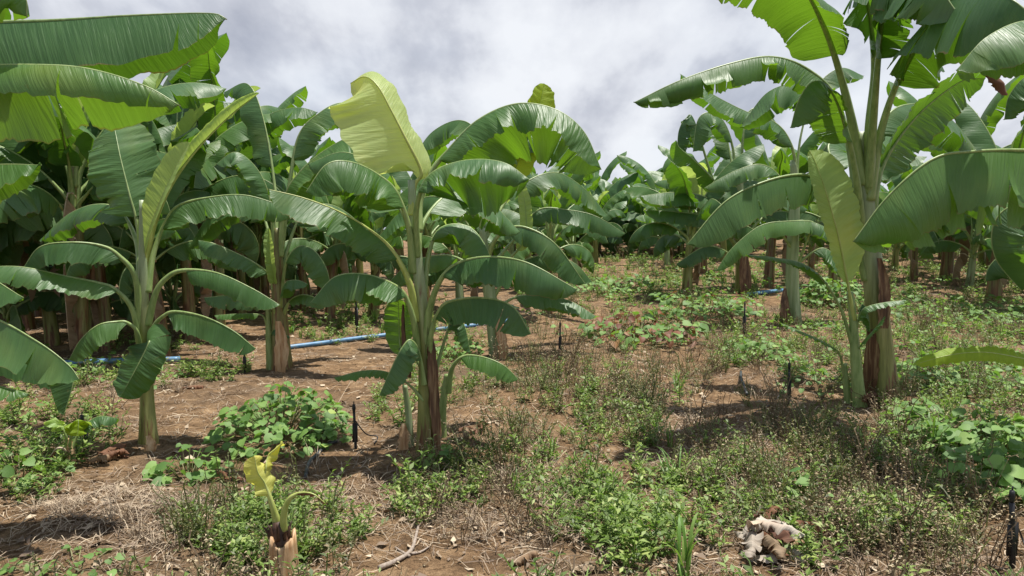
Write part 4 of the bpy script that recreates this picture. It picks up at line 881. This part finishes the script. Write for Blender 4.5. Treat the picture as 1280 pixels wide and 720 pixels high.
broad_plant('creeping_vine', 755, 365, .9, 1.3, .30, 330, .085, 'green creeping vine covering the rise behind the withered vine', 'vine', seed=8, brown=.08, dome=False)
broad_plant('creeping_vine', 880, 395, .8, .9, .32, 300, .085, 'green creeping vine in front of the stems with upright bare petioles', 'vine', seed=9, brown=.12, dome=False)
broad_plant('creeping_vine', 1235, 565, .65, .55, .26, 360, .075, 'pale green heart leaved vine spreading right of the thick right stem', 'vine', seed=10, dome=False)
broad_plant('creeping_vine', 1262, 625, .32, .28, .28, 90, .095, 'pale leafy shoot hanging over the black stake at the bottom right corner', 'vine', seed=11, dome=False)
broad_plant('creeping_vine', 1190, 480, .8, .6, .22, 260, .06, 'darker green vine under the lime yellow leaf', 'vine', seed=13, dome=False)
broad_plant('creeping_vine', 1200, 395, 1.4, 1.2, .25, 420, .07, 'green vine and herb mat on the slope behind the thick right stem', 'vine', seed=14, dome=False)
broad_plant('broadleaf_bush', 1020, 480, .35, .3, .12, 60, .05, 'low leafy clump at the soil heap beside the thin right sucker', seed=15)
broad_plant('broadleaf_bush', 555, 450, .5, .4, .3, 160, .06, 'leafy clump beyond the middle stem under its right leaves', seed=16)
broad_plant('broadleaf_bush', 120, 470, .7, .5, .2, 120, .05, 'sparse leafy clump in the shade behind the slim left banana plant', seed=17)
broad_plant('broadleaf_bush', 95, 712, .35, .15, .07, 50, .035, 'tiny leaved ground creeper at the bottom left corner', seed=18)

# ---------------------------------------------------------------- grass tufts that stand out
def tuft(px, py, hgt, spread, blades, wd, label, seed):
    g = G(px, py); V, Q, R = grass_template(seed, hgt, spread, blades, wd)
    o = mesh_np('grass_tuft', V, Q, M['grassm'], None, R); o.location = g; tag(o, label, 'grass tuft')
tuft(856, 726, .34, .13, 12, .017, 'broad bladed grass tuft at the bottom edge left of the dead leaf heap', 1)
tuft(845, 612, .26, .20, 12, .010, 'spreading bright grass tuft in the weeds right of the tan curled leaf', 2)
tuft(1165, 572, .36, .14, 16, .014, 'upright grass tuft at the edge of the pale heart leaved vine', 3)
tuft(848, 492, .26, .16, 22, .010, 'fresh grass tuft in the brown weeds left of the bent hose', 4)
tuft(690, 575, .2, .14, 12, .009, 'thin grass tuft under the olive weeds right of the middle plant', 5)
tuft(950, 632, .16, .16, 5, .014, 'few leaning grass blades above the dead leaf heap', 6)

# ---------------------------------------------------------------- stump, seedling, dead leaves, twigs, stakes, pipes
def stump():
    g = G(352, 722) + Vector((0, 0, -.02)); o = empty('banana_stump', g, 'cut tan banana stump with two yellow regrowing shoots at the bottom edge', 'banana stump')
    d = g.y; w3 = lambda p: U(p[0], p[1], d + (p[2] if len(p) > 2 else 0)); off = np.array(tuple(g))
    bag = Bag()
    P = catmull([w3((354, 740)), w3((353, 700)), w3((352, 674))], 10)[0] - off
    V, Q = tube_arrays(P, np.linspace(.069, .058, 10), 28, cap=False)
    rs = np.random.default_rng(3); ang = np.arange(28) / 28 * 2 * np.pi; top = V[9 * 28:10 * 28]
    top[:, 2] += .022 * np.sin(ang * 2 + 1) + .016 * np.sin(ang * 5) + rs.normal(size=28) * .012
    V[9 * 28:10 * 28] = top
    c = P[:, None]; VV = V.reshape(10, 28, 3); V = (c + (VV - c) * (1 + .06 * np.sin(ang * 3 + 1) + .04 * np.sin(ang * 7))[None, :, None]).reshape(-1, 3)
    inner = (c + (V.reshape(10, 28, 3) - c) * .80).reshape(-1, 3)
    Qi = Q[:, ::-1] + len(V); rim = [(9 * 28 + j, 9 * 28 + (j + 1) % 28, len(V) + 9 * 28 + (j + 1) % 28, len(V) + 9 * 28 + j) for j in range(28)]
    bag.add(np.vstack([V, inner]), np.vstack([Q, Qi, rim]))
    bag.build('cut_stem', M['cut_wood'], o)
    cb = Bag(); cb.tube([w3((352, 705)) - g, w3((349, 668)) - g, w3((347, 652)) - g], [.052, .048, .022], 12, n=8)
    for k in range(9):
        a = k * .7; b = Vector((math.cos(a), math.sin(a), 0)); q = w3((349, 672)) - g
        cb.tube([q + b * .038, q + b * .045 + Vector((0, 0, .03)), q + b * (.05 + .01 * (k % 3)) + Vector((0, 0, .05 + .012 * (k % 4)))], [.010, .008, .002], 5, n=6)
    cb.build('dark_core', M['dark_core'], o)
    banana_leaf(o, [w3(p) for p in [(347, 662), (344, 645, -.01), (337, 622, -.02), (331, 604, -.02), (322, 590, -.03), (318, 570, -.03)]], .058, near=(5, 25), far=(25, 40), pet=.45, face=(.3, -1, .2), tears=0, mat='leaf_yellow', pmat='petiole_y', r0=.017, off=g, seed=3, wave=25, n=24, name='shoot_leaf')
    banana_leaf(o, [w3(p) for p in [(330, 604), (332, 585, -.01), (335, 570, .02), (346, 560, .03), (354, 553, .03)]], .045, near=(40, 60), far=(50, 50), pet=.1, face=(-.2, -1, .3), tears=0, mat='leaf_yellow', pmat='petiole_y', r0=.008, off=g, seed=4, wave=30, n=20, name='shoot_leaf')
    banana_leaf(o, [w3(p) for p in [(350, 662), (352, 640, -.02), (360, 622, -.03), (374, 615, -.04), (392, 617, -.05), (408, 630, -.05)]], .011, near=(70, 60), far=(70, 60), pet=.55, tears=0, mat='leaf_brown', pmat='petiole_y', r0=.015, off=g, seed=5, wave=20, n=24, name='shoot_leaf')
stump()
def seedling():
    S_ = Plant('banana_seedling', (88, 585), 'wilted little banana seedling with crumpled pale yellow green leaves on top at the left', 'banana seedling')
    S_.stem([(88, 588), (88, 565), (85, 548)], [.035, .028, .018], mat='cut_wood')
    S_.leaf([(86, 560), (84, 545, -.02), (76, 530, -.03), (68, 522, -.03), (66, 540, -.05)], .085, pet=.4, near=(25, 40), far=(20, 30), mat='leaf_pale', tears=0, wave=26, r0=.010)
    S_.leaf([(86, 560), (88, 545, -.02), (92, 530, -.03), (98, 525, -.05), (97, 545, -.07)], .09, pet=.4, near=(25, 35), far=(20, 30), mat='leaf_lime', tears=0, wave=26, r0=.010)
    S_.leaf([(87, 562), (95, 545, .02), (106, 530, .04), (125, 520, .06), (148, 523, .05)], .07, pet=.35, near=(40, 30), far=(30, 30), mat='leaf', tears=0, wave=12, r0=.010)
    S_.leaf([(88, 570), (80, 560, -.05), (70, 560, -.08), (60, 572, -.1), (48, 572, -.12)], .02, pet=.5, near=(60, 50), far=(60, 50), mat='leaf_brown', pmat='twig_pale', tears=0, r0=.010)
    S_.leaf([(88, 575), (84, 575, -.06), (78, 585, -.1), (70, 598, -.12)], .025, pet=.3, near=(60, 50), far=(60, 50), mat='leaf_dry', pmat='twig_pale', tears=0, r0=.010)
seedling()
def dead_leaf(px, py, ln, wd, rz, label, seed, mat='leaf_dry', hgt=.03, name='dead_leaf', n=1, wave=30, cat='dead leaf'):
    g = G(px, py); o = empty(name, g, label, cat); rs = np.random.default_rng(seed)
    for k in range(n):
        a = rz + rs.normal() * (.9 if n > 1 else 0); c, s = math.cos(a), math.sin(a); q = rs.normal(size=2) * (.06 if n > 1 else 0); l2 = ln * rs.uniform(.7, 1.1)
        pts = [(q[0] - c * l2 * .5, q[1] - s * l2 * .5, .015 + .012 * k), (q[0] - c * l2 * .2, q[1] - s * l2 * .2, hgt + .014 * k), (q[0] + c * l2 * .2 + rs.normal() * .03, q[1] + s * l2 * .2, hgt * 1.2 + .014 * k), (q[0] + c * l2 * .5, q[1] + s * l2 * .5 + rs.normal() * .03, .012 + .010 * k)]
        banana_leaf(o, pts, wd, near=(20, 75), far=(20, 75), pet=.08, tears=7, tear_ang=70, mat=(mat, 'leaf_dry', mat, 'leaf_brown')[k % 4], pmat='twig_pale', seed=seed + k, wave=wave, n=40, nv=6, r0=.006, petiole=False, rib=(n == 1), name='leaf_blade' if n > 1 else 'leaf_blade')
dead_leaf(966, 700, .36, .055, 1.9, 'grey tan heap of dried crumpled banana leaves at the bottom edge', 30, mat='leaf_grey', n=9, hgt=.035, wave=38, name='dead_leaf_heap', cat='dead leaves')
dead_leaf(975, 662, .34, .03, .4, 'brown shredded dead leaf fibres above the tan leaf heap', 50, mat='leaf_brown', n=5, hgt=.06, name='dead_leaf_heap', cat='dead leaves')
dead_leaf(746, 612, .12, .05, 2.4, 'single tan curled dead leaf on the straw in the middle foreground', 60, hgt=.05, mat='leaf_grey')
dead_leaf(596, 547, .20, .05, .3, 'dark brown curled dead leaf on the soil mound right of the middle plant', 61, mat='leaf_brown', n=3, hgt=.035)
dead_leaf(640, 520, .16, .05, -.4, 'pale brown dead leaf on the sunny soil right of the middle plant', 62)
dead_leaf(240, 487, .25, .06, .1, 'light brown dead leaf on the soil behind the slim left plant', 63, mat='leaf_brown')
dead_leaf(290, 600, .30, .025, .3, 'dark shrivelled dead leaves on the soil below the heart leaved bush', 64, mat='leaf_brown', n=3, hgt=.03)
dead_leaf(130, 575, .28, .05, .8, 'dark crumpled leaf litter on the soil right of the wilted seedling', 65, mat='leaf_brown', n=4)
dead_leaf(655, 708, .2, .05, .9, 'grey weathered leaf piece on straw near the bottom edge', 66)
dead_leaf(1085, 505, .22, .05, .2, 'rusty brown sheath scraps at the foot of the thin right sucker', 67, mat='leaf_brown', n=4, hgt=.05)
dead_leaf(723, 718, .10, .04, .9, 'small whitish dead leaf at the bottom edge', 68)

def twig(pts, r, label, branches=(), mat='twig', name='twig', cat='twig', lift=.01):
    P = []
    for p in pts:
        g = G(p[0], p[1]); P.append(g + Vector((0, 0, r + (p[2] if len(p) > 2 else 0))))
    o_ = P[0]; bag = Bag(); bag.tube([p - o_ for p in P], np.linspace(r, r * .45, 24), 7, n=24)
    for b in branches:
        Q_ = [G(p[0], p[1]) + Vector((0, 0, r * .7 + (p[2] if len(p) > 2 else 0))) - o_ for p in b]; bag.tube(Q_, np.linspace(r * .6, r * .25, 10), 6, n=10)
    o = bag.build(name, M[mat]); o.location = o_; tag(o, label, cat); return o
twig([(474, 718), (497, 706), (514, 695), (521, 674), (523, 664)], .013, 'grey forked dead branch lying at the bottom edge right of the stump', [[(514, 698), (526, 694), (537, 688)], [(512, 700), (500, 694), (494, 690)]], cat='branch', name='dead_branch')
twig([(498, 634), (515, 629), (532, 622), (548, 618)], .012, 'pale dry stalk lying flat below the middle banana plant', [[(545, 620), (538, 640), (536, 655)], [(545, 620), (556, 612, .04)]], mat='twig_pale')
twig([(185, 628), (215, 636), (250, 630), (315, 624)], .006, 'thin dark curved stick on the bare soil below the small heart leaved clump', [[(215, 636), (230, 650), (236, 668)]])
twig([(865, 560), (890, 572), (930, 577), (970, 578)], .005, 'thin pale stem curving across the litter left of the brown weeds', mat='twig_pale')
twig([(1128, 496), (1180, 492), (1245, 495)], .012, 'long dry pale stalk lying behind the thick right stem', mat='twig_pale')
twig([(395, 585), (415, 530, .05), (440, 500, .16), (455, 490, .22)], .003, 'thin arching straw stalk above the black hose', [[(395, 585), (400, 540, .08), (395, 515, .12)], [(395, 590), (380, 560, .05), (360, 535, .1)]], mat='twig_pale', name='straw_stalk', cat='dry stalk')

def stake(px, py, hgt, lean, label, tube=None, r=.011):
    g = G(px, py); o = empty('irrigation_stake', g, label, 'irrigation stake'); bag = Bag()
    tp = Vector((lean, 0, hgt))
    bag.tube([Vector((0, 0, -.05)), tp * .5, tp], [r, r * .9, r * .8], 8, n=6)
    bag.box((lean * .45, 0, hgt * .45), (r * 3.2, r * .7, hgt * .5)); bag.build('spike', M['black'], o, smooth=False)
    hb_ = Bag(); hb_.tube([tp, tp + Vector((0, 0, .02)), tp + Vector((lean * .05, 0, .055))], [.008, .013, .010], 8, n=5)
    hb_.tube([tp + Vector((0, 0, .05)), tp + Vector((0, 0, .075))], [.004, .004], 6, n=3); hb_.build('sprinkler_head', M['black'], o)
    if tube:
        t = Bag(); t.tube([tp * .8] + [G(q[0], q[1]) - g + Vector((0, 0, .01 + (q[2] if len(q) > 2 else 0))) for q in tube], .0045, 6, n=18); t.build('feed_tube', M['black'], o)
stake(445, 562, .26, -.01, 'black sprinkler stake on bare soil left of the middle plant', [(458, 556, .06), (472, 553, .02), (468, 560)])
stake(986, 508, .30, -.005, 'black sprinkler stake at the soil heap left of the thick right stem', [(975, 500, .03), (958, 512), (940, 520)])
stake(112, 568, .20, -.04, 'black stake leaning left beside the wilted seedling', r=.008)
stake(1266, 712, .30, -.02, 'black plastic stake at the bottom right corner under the leafy shoot', [(1276, 690, .05), (1290, 715)], r=.014)
stake(930, 425, .42, .0, 'thin black stake among leaves in front of the smooth green stem', r=.014)
stake(306, 468, .26, .0, 'small black stake on the soil left of the second row stem', r=.010)
stake(700, 450, .36, .0, 'black stake beyond the middle plant beside the blue pipe', r=.011)
stake(446, 418, .5, .0, 'thin black stake in the grass behind the blue pipe', r=.014)
def hose(pts, r, label, mat='hose', name='hose', n=30):
    P = [G(p[0], p[1]) + Vector((0, 0, r + (p[2] if len(p) > 2 else 0))) for p in pts]; bag = Bag(); bag.tube([p - P[0] for p in P], r, 10, n=n)
    o = bag.build(name, M[mat]); o.location = P[0]; tag(o, label, 'hose' if mat == 'hose' else 'pipe'); return o
hose([(382, 600), (386, 585), (396, 572), (412, 560), (425, 556)], .012, 'dark grey irrigation hose stub beside the heart leaved bush')
hose([(926, 470, .02), (926, 484, .06), (930, 492, .03), (934, 496)], .013, 'bent black hose end sticking out of the litter')
hose([(20, 466, .03), (110, 461, .03), (225, 455, .02)], .03, 'blue water pipe on the ground behind the slim left plant', 'pipe', 'water_pipe')
hose([(338, 442), (358, 438), (400, 433), (455, 426), (548, 415), (575, 412), (640, 404)], .028, 'long blue water pipe behind the second row stem and the middle stem', 'pipe', 'water_pipe')
hose([(935, 371), (960, 368), (1000, 364)], .035, 'short blue pipe seen left of the smooth green stem', 'pipe', 'water_pipe')

# ================================================================== light and sky
SUN = Vector((.20, .07, .96)).normalized()
el = math.asin(SUN.z); az = math.atan2(SUN.x, SUN.y)
sl = bpy.data.lights.new('sun', 'SUN'); sl.energy = 5.0; sl.angle = math.radians(.6); sl.color = (1, .955, .88)
so = bpy.data.objects.new('sun', sl); COL.objects.link(so); so.location = (0, 0, 30)
so.rotation_euler = (-SUN).to_track_quat('-Z', 'Y').to_euler()
w = bpy.data.worlds.new('World'); scene.world = w; w.use_nodes = True; nt = w.node_tree; nt.nodes.clear(); L = nt.links.new
def N(t, **k): return _n(nt, t, k)
SKX, SKY = 7.9, 3.3
sky = N('ShaderNodeTexSky'); sky.sky_type = 'NISHITA'; sky.sun_disc = False; sky.sun_elevation = el; sky.sun_rotation = az
tc = N('ShaderNodeTexCoord'); sep = N('ShaderNodeSeparateXYZ'); L(tc.outputs['Generated'], sep.inputs[0])
za = N('ShaderNodeMath', operation='ADD'); L(sep.outputs[2], za.inputs[0]); za.inputs[1].default_value = .42
zm = N('ShaderNodeMath', operation='MAXIMUM'); L(za.outputs[0], zm.inputs[0]); zm.inputs[1].default_value = .05
dx = N('ShaderNodeMath', operation='DIVIDE'); L(sep.outputs[0], dx.inputs[0]); L(zm.outputs[0], dx.inputs[1])
dy = N('ShaderNodeMath', operation='DIVIDE'); L(sep.outputs[1], dy.inputs[0]); L(zm.outputs[0], dy.inputs[1])
cb = N('ShaderNodeCombineXYZ'); L(dx.outputs[0], cb.inputs[0]); L(dy.outputs[0], cb.inputs[1])
mp = N('ShaderNodeMapping'); L(cb.outputs[0], mp.inputs[0]); mp.inputs['Scale'].default_value = (2.3, 1.35, 1); mp.inputs['Location'].default_value = (SKX, SKY, 0)
nz = N('ShaderNodeTexNoise', i_Scale=1.6, i_Detail=10.0, i_Roughness=.54, i_Distortion=.05); L(mp.outputs[0], nz.inputs[0])
rc = ramp(nt, [(.36, (6.2, 6.4, 6.75)), (.46, (5.4, 5.6, 6.05)), (.54, (4.2, 4.4, 4.95)), (.66, (3.1, 3.3, 3.9))]); L(nz.outputs[0], rc.inputs[0])
n2 = N('ShaderNodeTexNoise', i_Scale=.8, i_Detail=6.0); mp2 = N('ShaderNodeMapping'); L(cb.outputs[0], mp2.inputs[0]); mp2.inputs['Location'].default_value = (5, 3, 1); L(mp2.outputs[0], n2.inputs[0])
cov = ramp(nt, [(.36, .80), (.52, 1)]); L(n2.outputs[0], cov.inputs[0])
zr = ramp(nt, [(.30, 1), (.80, .25)]); L(sep.outputs[2], zr.inputs[0])
cf = N('ShaderNodeMath', operation='MULTIPLY'); L(cov.outputs[0], cf.inputs[0]); L(zr.outputs[0], cf.inputs[1])
cc = mix(nt, cf.outputs[0], sky.outputs[0], rc.outputs[0])
bg = N('ShaderNodeBackground'); L(cc, bg.inputs[0]); bg.inputs[1].default_value = .1
ow = N('ShaderNodeOutputWorld'); L(bg.outputs[0], ow.inputs[0])
scene.view_settings.view_transform = 'Standard'; scene.view_settings.look = 'None'; scene.view_settings.exposure = .52; scene.view_settings.gamma = 1
scene.cycles.max_bounces = 8; scene.cycles.transmission_bounces = 6; scene.cycles.use_denoising = True
